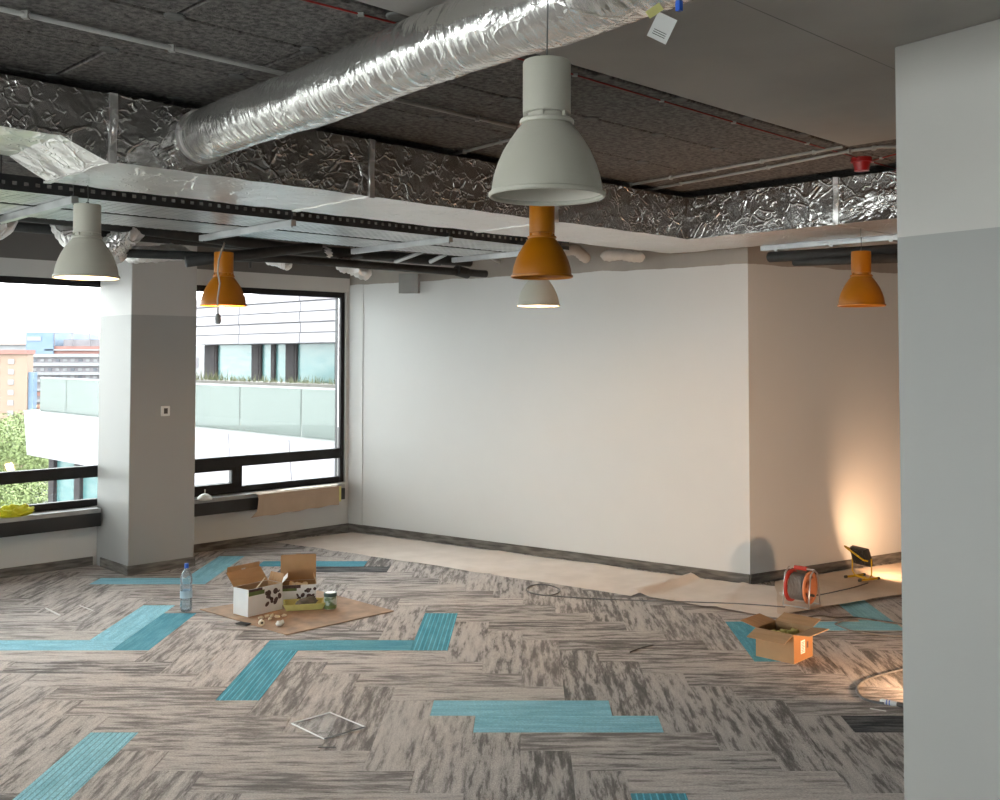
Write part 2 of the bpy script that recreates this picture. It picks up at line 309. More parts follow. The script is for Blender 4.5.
def sempty(name, label, loc=(0,0,0), rotz=0):
    o = bpy.data.objects.new(name, None); C.objects.link(o); o.location = loc; o.rotation_euler = (0,0,rotz)
    return struct(o, label)
def inst(src, parent, loc, rotz=0):
    c = src.copy(); C.objects.link(c); c.parent = parent; c.location = loc; c.rotation_euler = (0,0,rotz); return c

# ------------------------------------------------------------------ room plan
V_WIN = 9.715; V_LEFT = 9.82; U_JOG = 4.35
C0 = Vector((-2.03, 11.71)); C1 = Vector((1.92, 8.975)); C2 = C1 + Vector((0.852, 0.525))*5.2
CF = Vector((1.497, 4.165)); CFd = Vector((0.598, -0.801))
def uv(p): return Vector(((p[0]+p[1])/S2, (p[1]-p[0])/S2))
def halfplane(poly, a, b, c):                 # keep a*x+b*y<=c
    out = []
    for i in range(len(poly)):
        p, q = poly[i], poly[(i+1)%len(poly)]
        dp, dq = a*p[0]+b*p[1]-c, a*q[0]+b*q[1]-c
        if dp <= 0: out.append(p)
        if dp*dq < 0:
            t = dp/(dp-dq); out.append((p[0]+(q[0]-p[0])*t, p[1]+(q[1]-p[1])*t))
    return out
def line_hp(A, B):                            # half-plane on the camera side of line AB
    n = Vector((-(B-A).y, (B-A).x))
    if n.dot(Vector((0, 0))-A) > 0: n = -n
    return n.x, n.y, n.dot(A)
HB, HW = line_hp(C0, C1), line_hp(C1, C2)
HWIN = (-1/S2, 1/S2, V_LEFT); HREAR = (-1/S2, -1/S2, 7.0); HSIDE = (1/S2, -1/S2, 4.0)
def inside(p, h, e=1e-6): return h[0]*p[0]+h[1]*p[1] <= h[2]+e
def clip_room(poly):                          # world xy polygon -> polygon within the room, or None
    for h in (HWIN, HREAR, HSIDE):
        poly = halfplane(poly, *h)
        if len(poly) < 3: return None
    cx = sum(p[0] for p in poly)/len(poly)
    if all(inside(p, HB) for p in poly) or all(inside(p, HW) for p in poly): return poly
    poly = halfplane(poly, *(HB if cx < C1.x else HW))
    if len(poly) < 3: return None
    return poly
def area(poly):
    return abs(sum(poly[i][0]*poly[(i+1)%len(poly)][1]-poly[(i+1)%len(poly)][0]*poly[i][1] for i in range(len(poly))))/2

# ---- floor: base slab + herringbone carpet tiles
ROOM = [W(-7, V_LEFT), W(uv(C0).x-.1, V_LEFT), W(uv(C0).x, V_WIN), Vector((C1.x, C1.y, 0)), Vector((C2.x, C2.y, 0)), W(uv(C2).x, -4.0), W(-7, -4.0)]
ROOM = [(p[0], p[1]) for p in ROOM]
floor = struct(MB().prism(ROOM, -0.25, -0.006).build('floor', 'concrete'), 'herringbone floor of grey streaked carpet planks with aqua accents')
OX, OY, TW = -0.539, 5.717, 0.2503
def plank_of(X, Y):
    i, j = math.floor((X-OX)/TW), math.floor((Y-OY)/TW); t = (i+j) % 8
    return ('H', i-t, j) if t < 4 else ('V', i, j-(t-4))
COLS = {}
for px, py, c in [(520,708,'cyan'),(570,724,'cyan'),(345,645,'teal'),(250,672,'teal_striped'),(437,633,'teal_striped'),(50,643,'cyan'),(133,624,'cyan'),
                  (157,631,'teal'),(140,582.5,'cyan'),(212,571,'cyan'),(300,562,'teal'),(75,762,'cyan_striped'),(4,797,'teal'),(660,806,'teal_striped'),
                  (757,645,'teal'),(868,615,'cyan'),(840,624,'cyan'),(885,727,'carpet_dark'),(345,567.5,'carpet_dark')]:
    q = P(px, py); COLS[plank_of(q.x, q.y)] = c
def plank_shape(poly):                        # chamfered thin plank from a 2-D outline
    m = MB(); n = len(poly)
    a = sum(poly[i][0]*poly[(i+1)%n][1]-poly[(i+1)%n][0]*poly[i][1] for i in range(n))
    if a < 0: poly = list(reversed(poly))
    cx = sum(p[0] for p in poly)/n; cy = sum(p[1] for p in poly)/n
    def shr(d): return [(p[0]-math.copysign(min(d, abs(p[0]-cx)), p[0]-cx), p[1]-math.copysign(min(d, abs(p[1]-cy)), p[1]-cy)) for p in poly]
    a1, a2 = shr(0.0002), shr(0.0012)
    vs = [(p[0],p[1],-0.006) for p in a1]+[(p[0],p[1],-0.0015) for p in a1]+[(p[0],p[1],0) for p in a2]
    fs = [(i,(i+1)%n,n+(i+1)%n,n+i) for i in range(n)]+[(n+i,n+(i+1)%n,2*n+(i+1)%n,2*n+i) for i in range(n)]+[tuple(range(2*n,3*n))]
    return m.add(vs, fs)
planks = {}
for i in range(-70, 50):
    for j in range(-60, 30):
        t = (i+j) % 8
        if t == 0: planks[('H', i, j)] = (OX+i*TW, OY+j*TW, 4*TW, TW)
        elif t == 4: planks[('V', i, j)] = (OX+i*TW, OY+j*TW, TW, 4*TW)
cand = []
for key, (x, y, lx, ly) in planks.items():
    full = [(x,y),(x+lx,y),(x+lx,y+ly),(x,y+ly)]
    c = clip_room(full)
    if not c or area(c) < 0.002: continue
    mx, my = x+lx/2, y+ly/2
    vis = my > 3.9 and abs(mx - 0.0) < 0.56*my + 0.4
    px = CX + F*mx/max(my, .1)
    if px > 960 or px < -60: vis = False
    cand.append((my if vis else 1e3+my, key, full, c, vis))
cand.sort(key=lambda q: q[0])
full_mesh = {}
stuffH, stuffV = MB(), MB()
nt_ = 0
for d, key, full, c, vis in cand:
    x, y, lx, ly = planks[key]; mx, my = x+lx/2, y+ly/2
    vert = key[0] == 'V'; clipped = abs(area(c)-area(full)) > 1e-6
    rz = PI/2 if vert else 0
    if vis and nt_ < 300:
        nt_ += 1
        col = COLS.get(key)
        if not col:
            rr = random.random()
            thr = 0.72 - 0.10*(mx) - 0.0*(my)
            col = 'carpet_light' if rr < thr*0.55 + (0.3 if mx < -0.5 else 0) else 'carpet'  # random pale tiles; the extra ones on the left paint in lighting sheen
        if clipped:
            loc = [((p[0]-mx), (p[1]-my)) for p in c]
            if vert: loc = [(p[1], -p[0]) for p in loc]
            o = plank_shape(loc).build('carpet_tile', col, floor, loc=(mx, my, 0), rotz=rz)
        else:
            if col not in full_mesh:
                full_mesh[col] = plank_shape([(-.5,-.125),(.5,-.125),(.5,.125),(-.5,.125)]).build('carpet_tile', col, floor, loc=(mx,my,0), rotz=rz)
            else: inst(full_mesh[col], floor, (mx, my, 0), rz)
    else:
        if vert: stuffV.add(*(lambda q: (q.v, q.f))(plank_shape([(p[1], -p[0]) for p in c])))
        else: stuffH.add(*(lambda q: (q.v, q.f))(plank_shape(c)))
a = stuffH.build('carpet_tile_field', 'carpet', floor); a['kind'] = 'stuff'
a = stuffV.build('carpet_tile_field', 'carpet', floor, rotz=PI/2); a['kind'] = 'stuff'

# ---- ceiling: concrete base, wood-wool boards, smooth plastered slab
ceil = struct(MB().prism([(p[0], p[1]) for p in ROOM], 3.302, 3.55).build('ceiling', 'concrete'), 'dark ceiling of wood wool boards with a smooth grey plastered zone')
slab = MB().box(-7, 5.72, -4.0, 2.99, 3.23, 3.302); slab = slab.build('plastered_slab', 'slab', ceil, bevel=0.004, rotz=R45)
for k, vv in enumerate((2.03, 1.07, 0.10)):
    MB().box(-6.9, 5.71, vv, vv+0.005, 3.2295, 3.231).build('board_joint', 'concrete', ceil, rotz=R45)
bproto = None; dproto = None
def board_shape(poly):
    return MB().prism(poly, 3.270, 3.302)
for r in range(-12, 12):
    v0 = 3.11+0.6*r; v1 = v0+0.6
    off = 1.80 if r % 2 == 0 else 2.40
    for k in range(-8, 9):
        u0 = off + 1.2*k; u1 = u0+1.2
        if u1 < -1.5: continue
        if v0 < 2.9 and u1 < 5.75: continue
        uc, vc = (u0+u1)/2, (v0+v1)/2
        ctr = W(uc, vc); px = CX + F*ctr.x/max(ctr.y, .1)
        if ctr.y < 1 or px < -250 or px > 1150: continue
        g = 0.007
        if v0 < 2.9: u0 = max(u0, 5.74)
        poly = [W(u0+g, v0+g), W(u1-g, v0+g), W(u1-g, v1-g), W(u0+g, v1-g)]
        full = [(p.x, p.y) for p in poly]; c = clip_room(full)
        if not c or area(c) < 0.01: continue
        if abs(area(c)-area(full)) < 1e-6 and u1-u0 > 1.19:
            if bproto is None:
                bproto = MB().box(-.593, .593, -.293, .293, 3.270, 3.302).build('ceiling_board', 'board', ceil, loc=(ctr.x, ctr.y, 0), rotz=R45, bevel=0.006, seg=1)
            else: inst(bproto, ceil, (ctr.x, ctr.y, random.uniform(-.002, .002)), R45)
        else: board_shape(c).build('ceiling_board', 'board', ceil)
for r in range(0, 11):
    for k in range(-2, 8):
        u0 = 1.80+0.6*k; v0 = 3.11+0.6*r; q = W(u0, v0)
        if not (inside(q, HB, -.1) or inside(q, HW, -.1)) or v0 > 9.5: continue
        if dproto is None: dproto = MB().lathe([(0, 3.262), (0.034, 3.262), (0.042, 3.266), (0.042, 3.272)], 12).build('fixing_disc', 'disc', ceil, loc=(q.x, q.y, 0))
        else: inst(dproto, ceil, (q.x, q.y, 0))

# ---- walls
TOP = 3.55
m = MB(); eds = sorted(WINS); u = -7.3
for a, b in eds:
    VW = V_LEFT if a < U_JOG else V_WIN
    if a > U_JOG: m.box(u, U_JOG, V_LEFT, V_LEFT+.14, 0, TOP); m.box(U_JOG, a, V_WIN, V_WIN+0.14, 0, TOP)
    else: m.box(u, a, V_LEFT, V_LEFT+0.14, 0, TOP)
    m.box(a, b, VW, VW+0.14, -0.25, 0.55); m.box(a, b, VW, VW+0.14, 2.69, TOP); u = b
m.box(u, uv(C0).x+0.40, V_WIN, V_WIN+0.14, 0, TOP)
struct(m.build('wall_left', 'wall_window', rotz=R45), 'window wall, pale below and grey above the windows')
m = MB(); v = -4.3
for a, b in sorted(RWINS): m.box(-7.3, -7.0, v, a, 0, TOP); v = b
m.box(-7.3, -7.0, v, V_LEFT, 0, TOP)
for a, b in RWINS: m.box(-7.3, -7.0, a, b, -0.25, 0.55); m.box(-7.3, -7.0, a, b, 2.69, TOP)
struct(m.build('wall_rear', 'wall_window', rotz=R45), 'rear window wall behind the viewer')
def wall_seg(A, B, th, z0, z1, away=True):
    d = (B-A).normalized(); n = Vector((-d.y, d.x))
    if (n.dot(A) < 0): n = -n
    return MB().prism([tuple(A), tuple(B), tuple(B+n*th), tuple(A+n*th)], z0, z1)
bd = (C1-C0).normalized()
struct(wall_seg(C0, C1, 0.25, -0.25, TOP).build('wall_back', 'wall'), 'long white painted wall with bare plaster strip above')
struct(wall_seg(C1, C2, 0.25, -0.25, TOP).build('wall_right', 'wall'), 'angled wall lit warm by the work light')
# soft return beside the window corner
struct(wall_seg(C0 + bd*0.005 - Vector((0.57, 0.82))*0.008, C0 + bd*0.215 - Vector((0.57, 0.82))*0.008, 0.008, 0.0, 2.775).build('trim_1', 'wall'), 'shallow plaster return beside the window corner')
cu2 = uv(C2).x
struct(MB().box(-7.3, cu2+.3, -4.3, -4.0, 0, TOP).build('wall_side', 'wall', rotz=R45), 'plain side wall behind the viewer')
struct(MB().box(cu2, cu2+.3, -4.0, uv(C2).y, 0, TOP).build('wall_far', 'wall', rotz=R45), 'plain wall hidden beyond the partition')
# foreground partition
n = Vector((0.801, 0.598))
A, B = CF, CF + CFd*3.2
struct(MB().prism([tuple(A), tuple(B), tuple(B+n*.16), tuple(A+n*.16)], -0.005, 3.23).build('wall_partition', 'wall_fore', bevel=0.003), 'near partition wall in two greys with horizontal paint line')
# column
col = sempty('column', 'square plastered column between the two windows', W(4.362, 9.42, 0), R45)
MB().box(-.316, .316, -.30, .39, 0, 3.28).build('shaft', 'column', col, bevel=0.004)
MB().box(-.326, .326, -.31, .29, -0.004, 0.085).build('skirting', 'base', col, bevel=0.003)
# baseboards
def bb(A, B, name, off=0.012):
    d = (B-A).normalized(); nn = Vector((-d.y, d.x))
    if nn.dot(A) > 0: nn = -nn
    o = MB().prism([tuple(A), tuple(B), tuple(B+nn*off), tuple(A+nn*off)], 0.0, 0.083).build(name, 'base')
    struct(o, 'dark grey carpet skirting strip'); return o
def bb_seg(A, B, name, L_=1.0):                 # strips about a metre long, as laid
    A = Vector(A); B = Vector(B); r = sempty(name, 'dark brown grey carpet skirting strip along the wall')
    d = (B-A); n_ = max(1, round(d.length/L_)); nn = Vector((-d.y, d.x)).normalized()
    if nn.dot(A) > 0: nn = -nn
    for k in range(n_):
        a_, b_ = A + d*(k/n_) + d.normalized()*0.001, A + d*((k+1)/n_) - d.normalized()*0.001
        MB().prism([tuple(a_), tuple(b_), tuple(b_+nn*0.012), tuple(a_+nn*0.012)], 0, 0.083).build('skirting_strip', 'base', r, bevel=0.002, seg=1)
w2 = lambda u, v: Vector(W(u, v)[:2])
bb_seg(w2(0.2, V_LEFT), w2(4.015, V_LEFT), 'baseboard_left'); bb_seg(w2(4.67, V_WIN), w2(6.83, V_WIN), 'baseboard_left')
bb_seg(C0, C1, 'baseboard_back'); bb_seg(C1, C1+(C2-C1)*0.9, 'baseboard_right')

# ---- windows
def window(nm, a, b, seed, mull, label, rear=False):
    L_ = b-a
    if rear: r = sempty(nm, label, W(-7.05, (a+b)/2, 0), R45+PI/2)
    else: r = sempty(nm, label, W((a+b)/2, V_LEFT if a < U_JOG else V_WIN, 0), R45)
    h = L_/2; y0, y1 = 0.03, 0.10
    f = MB(); f.box(-h, -h+.05, y0, .145, .55, 2.69).box(h-.05, h, y0, .145, .55, 2.69).box(-h+.05, h-.05, y0, .145, 2.63, 2.69).box(-h+.06, h-.06, y0, y1, .55, .615)
    f.build('window_frame', 'frame', r, bevel=0.004)
    MB().box(-h+.06, h-.06, y0-.012, y1, .822, .93).build('transom', 'frame', r, bevel=0.004)
    xs = [-h+.06]
    for q in mull:
        MB().box(q-.035, q+.035, y0-.005, y1, .615, .822).build('mullion', 'frame', r, bevel=0.003); xs += [q-.035, q+.035]
    xs.append(h-.06)
    MB().box(-h+.06, h-.06, .06, .068, .93, 2.62).build('pane', 'glass', r)
    for k in range(0, len(xs), 2):
        x0, x1 = xs[k], xs[k+1]
        if mull and k == 0 and not rear:
            s = MB(); s.box(x0, x1, .02, .085, .615, .655).box(x0, x1, .02, .085, .79, .822).box(x0, x0+.05, .02, .085, .655, .79).box(x1-.05, x1, .02, .085, .655, .79)
            sa = s.build('opening_sash', 'frame', r, bevel=0.003)
            MB().box(x0+.05, x1-.05, .05, .056, .655, .79).build('pane', 'glass', sa)
        else: MB().box(x0, x1, .06, .068, .615, .822).build('pane', 'glass', r)
    return r
window('window_1', WINS[0][0], WINS[0][1], 1, [-0.16], 'right window between column and white wall')
window('window_2', WINS[1][0], WINS[1][1], 2, [-0.3], 'left window beside the column looking over the city')
window('window_3', WINS[2][0], WINS[2][1], 3, [0.3], 'window further left outside the view')
window('window_4', WINS[3][0], WINS[3][1], 4, [0.3], 'window at the left end outside the view')
for k, (a, b) in enumerate(RWINS): window('window_%d' % (k+5), a, b, k, [0.2], 'window in the rear wall', True)
def sill(u0, u1, nm):
    r = sempty(nm, 'black faced window sill with pale top', W((u0+u1)/2, V_LEFT if u0 < U_JOG else V_WIN, 0.385), R45); h = (u1-u0)/2
    MB().box(-h, h, -.17, -.001, 0, .125).build('sill_fascia', 'sill_front', r, bevel=0.003)
    MB().box(-h, h, -.165, .035, .125, .165).build('sill_top', 'sill_top', r, bevel=0.003)
sill(0.2, 4.02, 'trim_2'); sill(4.665, 6.68, 'trim_3')

# ------------------------------------------------------------------ exterior
gd = struct(MB().box(-400, 400, 12, 600, -26.4, -26).build('ground', 'ground'), 'distant ground below the building')
def uvthing(name, label, cat, u, v, z): return thing(name, label, cat, W(u, v, z), R45)
# terrace wing across the courtyard (local x = u, local y = v)
tb = uvthing('terrace_building', 'white terrace wing with chamfered fascia and teal glazing below, seen through both windows', 'building', 12.66, 12.0, -26)
ZO = 26
def loc(z): return z+ZO
k = 0; vv = 0.0
while vv < 24.4:
    v1 = min(vv+2.7, 24.5)
    MB().add([(0, vv+.02, loc(-1.35)), (0, v1-.02, loc(-1.35)), (-.12, v1-.02, loc(.10)), (-.12, vv+.02, loc(.10)), (.1, vv+.02, loc(-1.35)), (.1, v1-.02, loc(-1.35)), (.1, v1-.02, loc(.10)), (.1, vv+.02, loc(.10))],
             [(0,1,2,3),(4,7,6,5),(0,4,5,1),(3,2,6,7),(0,3,7,4),(1,5,6,2)]).build('fascia_panel', 'clad', tb, bevel=0.01, seg=1)
    vv += 2.7
MB().box(.1, 7.4, 0, 24.5, loc(-1.2), loc(.05)).build('terrace_slab', 'clad', tb)
MB().box(-.12, 7.4, 0, 24.5, loc(.10), loc(.15)).build('terrace_paving', 'clad_top', tb)
MB().box(.9, 7.2, 0, 23.6, 0, loc(-1.2)).build('lower_wall', 'ext_mull', tb)
vv = 0.3
while vv < 23.0:
    MB().box(.84, .9, vv, vv+1.75, loc(-9), loc(-1.45)).build('glass_panel', 'teal_glass', tb)
    MB().box(.72, .9, vv+1.75, vv+2.2, loc(-9), loc(-1.4)).build('mullion', 'ext_mull', tb)
    vv += 2.2
# upper storey with glazing
ub = uvthing('office_building', 'office storey across the terrace with teal glazing under white horizontal cladding', 'building', 20.0, 14.0, 0.15)
MB().box(.1, 9, 0, 24.5, 0, 2.25).build('rear_wall', 'ext_mull', ub)
edges = [0.3, 3.2, 6.1, 9.0, 11.9, 15.0, 17.6, 18.15, 19.05, 20.0, 20.5, 23.3, 23.8]
for a_, b_ in zip(edges[:-1], edges[1:]):
    if b_-a_ < 0.6: MB().box(-.1, .1, a_, b_, 0, 2.25).build('mullion', 'ext_mull', ub); continue
    MB().box(0, .1, a_+.12, b_-.12, .05, 2.25).build('window_pane', 'teal_glass', ub)
    MB().box(-.08, .1, b_-.12, b_+.12, 0, 2.25).build('mullion', 'ext_mull', ub)
zz = 2.25
for row in range(5):
    hh = 0.36
    for q in range(6):
        MB().box(-.65+.04*(row%2), 0, q*4.1+.02, q*4.1+4.08, zz+.014, zz+hh-.014).build('cladding_panel', 'clad', ub, bevel=0.01, seg=1)
    zz += hh
MB().box(-.5, 9, 0.05, 24.55, 2.25, zz-.05).build('roof_block', 'city_band', ub)
MB().box(3.5, 8, 12, 24, zz-.05, zz+1.0).build('penthouse_wall', 'clad', ub)
for q in range(5): MB().box(3.42, 3.5, 12.4+q*2.3, 14.2+q*2.3, zz+.15, zz+.8).build('penthouse_window', 'teal_glass', ub)
bl = uvthing('glass_balustrade', 'mint tinted glass balustrade along the terrace edge outside', 'balustrade', 12.8, 12.0, .15)
for q in range(9):
    v0 = -.3+q*2.7+.25; v1 = min(v0+2.64, 23.75)
    if v0 < 0: v0 = 0.02
    p = MB().box(0, .03, v0, v1, 0, 1.08).build('glass_panel', 'balu', bl)
MB().box(-.01, .04, 0, 23.75, 1.08, 1.12).build('handrail', 'city_white', bl)
pl = uvthing('stone_planter', 'long stone planter with dry grasses behind the glass balustrade', 'planter', 15.2, 14.0, .15)
MB().box(0, .8, 0, 22.6, 0, 1.08).build('planter_box', 'planter', pl)
g = MB()
for q in range(1100):
    y = random.uniform(0, 22.5); x = random.uniform(.05, .75); hgt = random.uniform(.08, .42)*(0.4+0.9*abs(noise.noise(Vector((y*.7, 0, 0))))*2)
    dx, dy = random.uniform(-.1, .1), random.uniform(-.1, .1)
    g.add([(x-.02, y, 1.06), (x+.02, y+.02, 1.06), (x+dx, y+dy, 1.08+hgt)], [(0,1,2)])
g.build('grasses', 'grass', pl)['kind'] = 'stuff'

# far city
def far_box(name, label, px0, px1, Y, ztop, dep): pass
T = thing('office_tower', 'distant office tower with white floor bands, coral top and blue screen', 'building', (-67, 150, -26))
MB().box(-6, 24, 0, 20, 0, 28.3).build('core', 'city_band', T)
for z, h_ in ((27.8, .46), (26.5, .5), (25.2, .44), (24.15, .42), (22.9, .35), (21.3, .35), (19.6, .35)):
    MB().box(-6.3, 24.4, -.5, 0, z, z+h_).build('floor_band', 'city_white', T)
for z, h_ in ((22.2, .55), (20.3, .7)): MB().box(-5.9, 24, -.3, 0, z, z+h_).build('coral_band', 'city_red', T)
for k in range(26):
    for zz in (27.15, 25.8, 24.7): MB().box(-5+k*1.1, -4.45+k*1.1, -.1, .0, zz, zz+.42).build('window', 'city_white' if (k*7+int(zz)) % 3 else 'city_dark', T)
MB().box(-5.5, 24, .5, 18, 28.3, 29.4).build('coral_storey', 'city_red', T)
MB().box(-3.5, 24, .2, .5, 28.75, 28.95).build('coral_storey_band', 'city_white', T)
MB().box(-6.2, -2.2, .2, 16, 28.3, 31.4).build('blue_screen', 'city_blue', T)
MB().box(-6.0, -4.0, .1, .2, 30.2, 30.8).build('screen_panel', 'city_white', T)
MB().box(-1.0, 5.0, .8, 6, 29.4, 30.4).build('roof_plant', 'city_band', T)
fr = MB()
for k in range(8): fr.box(-2.2+k*2.6, -2.08+k*2.6, .3, .42, 29.4, 31.4)
fr.box(-2.2, 24, .3, .42, 31.28, 31.4); fr.build('roof_railing', 'city_band', T)
T2 = thing('apartment_block', 'distant peach apartment block with rows of small windows', 'building', (-66, 125, -26))
MB().box(-9, 5.3, 0, 1.5, 0, 28.2).build('wall', 'brick', T2)
for r_ in range(9):
    for k in range(9): MB().box(-8.2+k*1.35+(0.4 if k % 3 == 2 else 0), -7.5+k*1.35+(0.4 if k % 3 == 2 else 0), -.08, 0, 17+r_*1.25, 17.6+r_*1.25).build('window', 'city_white' if k % 3 else 'city_dark', T2)
MB().box(-9.3, 5.4, -.3, 1.8, 28.2, 28.7).build('roof', 'city_red', T2)
MB().box(5.3, 5.9, .3, 1.3, 14, 26).build('stair_strip', 'city_blue', T2)
T3 = thing('red_roofed_house', 'distant low house with red roof between the peach block and tower', 'building', (-93, 185, -26))
MB().box(-12, 18, 0, 12, 0, 30).build('wall', 'city_white', T3); MB().add([(-12.5,-.5,30),(18.5,-.5,30),(18.5,12.5,30),(-12.5,12.5,30),(-12.5,6,32.4),(18.5,6,32.4)], [(0,1,5,4),(3,4,5,2),(0,4,3),(1,2,5)]).build('roof', 'city_red', T3)
T4 = thing('lilac_block', 'distant pale lilac block beside the column in the right window', 'building', (-38, 120, -26))
MB().box(-4, 8, 0, 12, 0, 29.2).build('wall', 'city_white', T4)
for r_ in range(4):
    for k in range(6): MB().box(-3.4+k*1.9, -2.3+k*1.9, -.08, 0, 20+r_*2.2, 21.2+r_*2.2).build('window', 'city_band', T4)

# trees: crown of leaf cards around a lumpy core, trunk
def crown_mesh(seed, n=17000):
    rnd = random.Random(seed); m = MB()
    blobs = [(Vector((rnd.uniform(-.55,.55), rnd.uniform(-.55,.55), rnd.uniform(-.35,.45))), rnd.uniform(.32,.55)) for _ in range(9)]
    for q in range(n):
        c, r = rnd.choice(blobs); d = Vector((rnd.gauss(0,1), rnd.gauss(0,1), rnd.gauss(0,1))).normalized()
        p = c + d*r*rnd.uniform(.8, 1.05); s = rnd.uniform(.010, .024)
        a = Vector((rnd.gauss(0,1), rnd.gauss(0,1), rnd.gauss(0,1))).normalized()*s; b = d.cross(a).normalized()*s*.7
        m.add([p-a, p+b, p+a, p-b], [(0,1,2,3)])
    return m
cr = [crown_mesh(k) for k in (1, 2)]
protos = []
spots = [(-30.5, 58, -3.8, 5.2, 'round leafy tree nearest the left window corner'), (-26.0, 52, -7.2, 4.6, 'lower leafy tree under the white terrace nose'), (-41, 80, -3.0, 6.5, 'wide leafy tree below the peach apartment block'),
         (-29, 66, -4.6, 4.6, 'leafy tree touching the white terrace corner'), (-19.5, 43, -9.0, 4.2, 'lowest leafy tree behind the sill of the left window'), (-42, 92, -1.8, 6.5, 'far leafy tree below the office tower')]
for k, (x, y, z, s, lb) in enumerate(spots):
    t = thing('tree', lb, 'tree', (x, y, -26), random.uniform(0, 6), 'trees outside the left window')
    if k < 2:
        o = MB(); o.v = [tuple(Vector(p)) for p in cr[k].v]; o.f = cr[k].f
        c_ = o.build('crown', 'leaf', t); protos.append(c_)
    else: c_ = inst(protos[k % 2], t, (0, 0, 0))
    z -= 4.6
    c_.location = (0, 0, z+26); c_.scale = (s, s, s*.95)
    MB().tube([(0,0,0), (.1,0,(z+26)*.5), (0,0,z+26)], [.45,.35,.2], 8).build('trunk', 'bark', t)

# ------------------------------------------------------------------ air ducts
def crumple(m, amp=0.012, sc_=5):
    out = []
    for p in m.v:
        q = Vector(p); n1 = noise.noise_vector(q*sc_); n2 = noise.noise_vector(q*sc_*2.7+Vector((9,3,1)))
        out.append(tuple(q + n1*amp + n2*amp*.5))
    m.v = out; return m
def grid_hex(cs, n1, n2, n3, faces=None):
    """cs: 8 corners (box order); gridded faces"""
    m = MB(); cs = [Vector(c) for c in cs]
    def face(a, b, c, d, na, nb):
        vs = []
        for i in range(na+1):
            for j in range(nb+1):
                s, t = i/na, j/nb
                vs.append(cs[a]*(1-s)*(1-t)+cs[b]*s*(1-t)+cs[c]*s*t+cs[d]*(1-s)*t)
        m.add(vs, [(i*(nb+1)+j, (i+1)*(nb+1)+j, (i+1)*(nb+1)+j+1, i*(nb+1)+j+1) for i in range(na) for j in range(nb)])
    if faces == 'bottom': face(0,1,2,3,n1,n2); return m
    if faces != 'sides': face(0,1,2,3,n1,n2)
    face(4,5,6,7,n1,n2); face(0,1,5,4,n1,n3); face(3,2,6,7,n1,n3); face(0,3,7,4,n2,n3); face(1,2,6,5,n2,n3)
    return m
def corners(u0,u1,v0,v1,z0,z1): return [(u0,v0,z0),(u1,v0,z0),(u1,v1,z0),(u0,v1,z0),(u0,v0,z1),(u1,v0,z1),(u1,v1,z1),(u0,v1,z1)]
rd = thing('rectangular_air_duct', 'foil wrapped rectangular air duct turning a corner under the dark ceiling', 'duct', W(2.0, 5.2, 2.89), R45)
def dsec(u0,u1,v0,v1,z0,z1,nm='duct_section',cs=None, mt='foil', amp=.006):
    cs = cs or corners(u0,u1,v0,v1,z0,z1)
    for fc, nm_, mt_ in (('sides', nm, 'foil_side_shaded'), ('bottom', 'duct_underside', 'foil')):
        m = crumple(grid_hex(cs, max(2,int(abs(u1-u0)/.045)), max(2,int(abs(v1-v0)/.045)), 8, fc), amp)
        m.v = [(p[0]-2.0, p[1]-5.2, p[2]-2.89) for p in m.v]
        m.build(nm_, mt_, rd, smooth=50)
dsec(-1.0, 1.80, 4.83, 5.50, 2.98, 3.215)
cs = [(1.80,4.83,2.98),(2.02,4.83,2.89),(2.02,5.60,2.89),(1.80,5.50,2.98),(1.80,4.83,3.215),(2.02,4.83,3.215),(2.02,5.60,3.215),(1.80,5.50,3.215)]
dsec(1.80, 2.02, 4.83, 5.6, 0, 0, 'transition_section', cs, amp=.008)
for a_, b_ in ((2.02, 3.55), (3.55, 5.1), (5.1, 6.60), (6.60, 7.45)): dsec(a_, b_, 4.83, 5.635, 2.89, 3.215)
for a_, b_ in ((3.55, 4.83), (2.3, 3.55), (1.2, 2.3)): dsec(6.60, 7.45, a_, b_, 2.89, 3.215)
for uu in (2.04, 3.55, 5.1):
    m = crumple(MB().add(*(lambda q: (q.v, q.f))(grid_hex(corners(uu-.018, uu+.018, 4.822, 5.643, 2.882, 3.221), 2, 18, 8))), .006)
    m.v = [(p[0]-2.0, p[1]-5.2, p[2]-2.89) for p in m.v]; m.build('tape_band', 'foil', rd, smooth=50)
for vv in (3.55, 2.3):
    m = crumple(grid_hex(corners(6.592, 7.458, vv-.018, vv+.018, 2.882, 3.221), 18, 2, 8), .006)
    m.v = [(p[0]-2.0, p[1]-5.2, p[2]-2.89) for p in m.v]; m.build('tape_band', 'foil', rd, smooth=50)
for uu, vv in ((2.8, 5.2), (4.4, 5.2), (6.2, 5.2), (7.0, 3.0)):
    MB().tube([(uu-2, vv-5.2, .29), (uu-2, vv-5.2, .385)], .006, 6).build('hanger_rod', 'black_steel', rd)
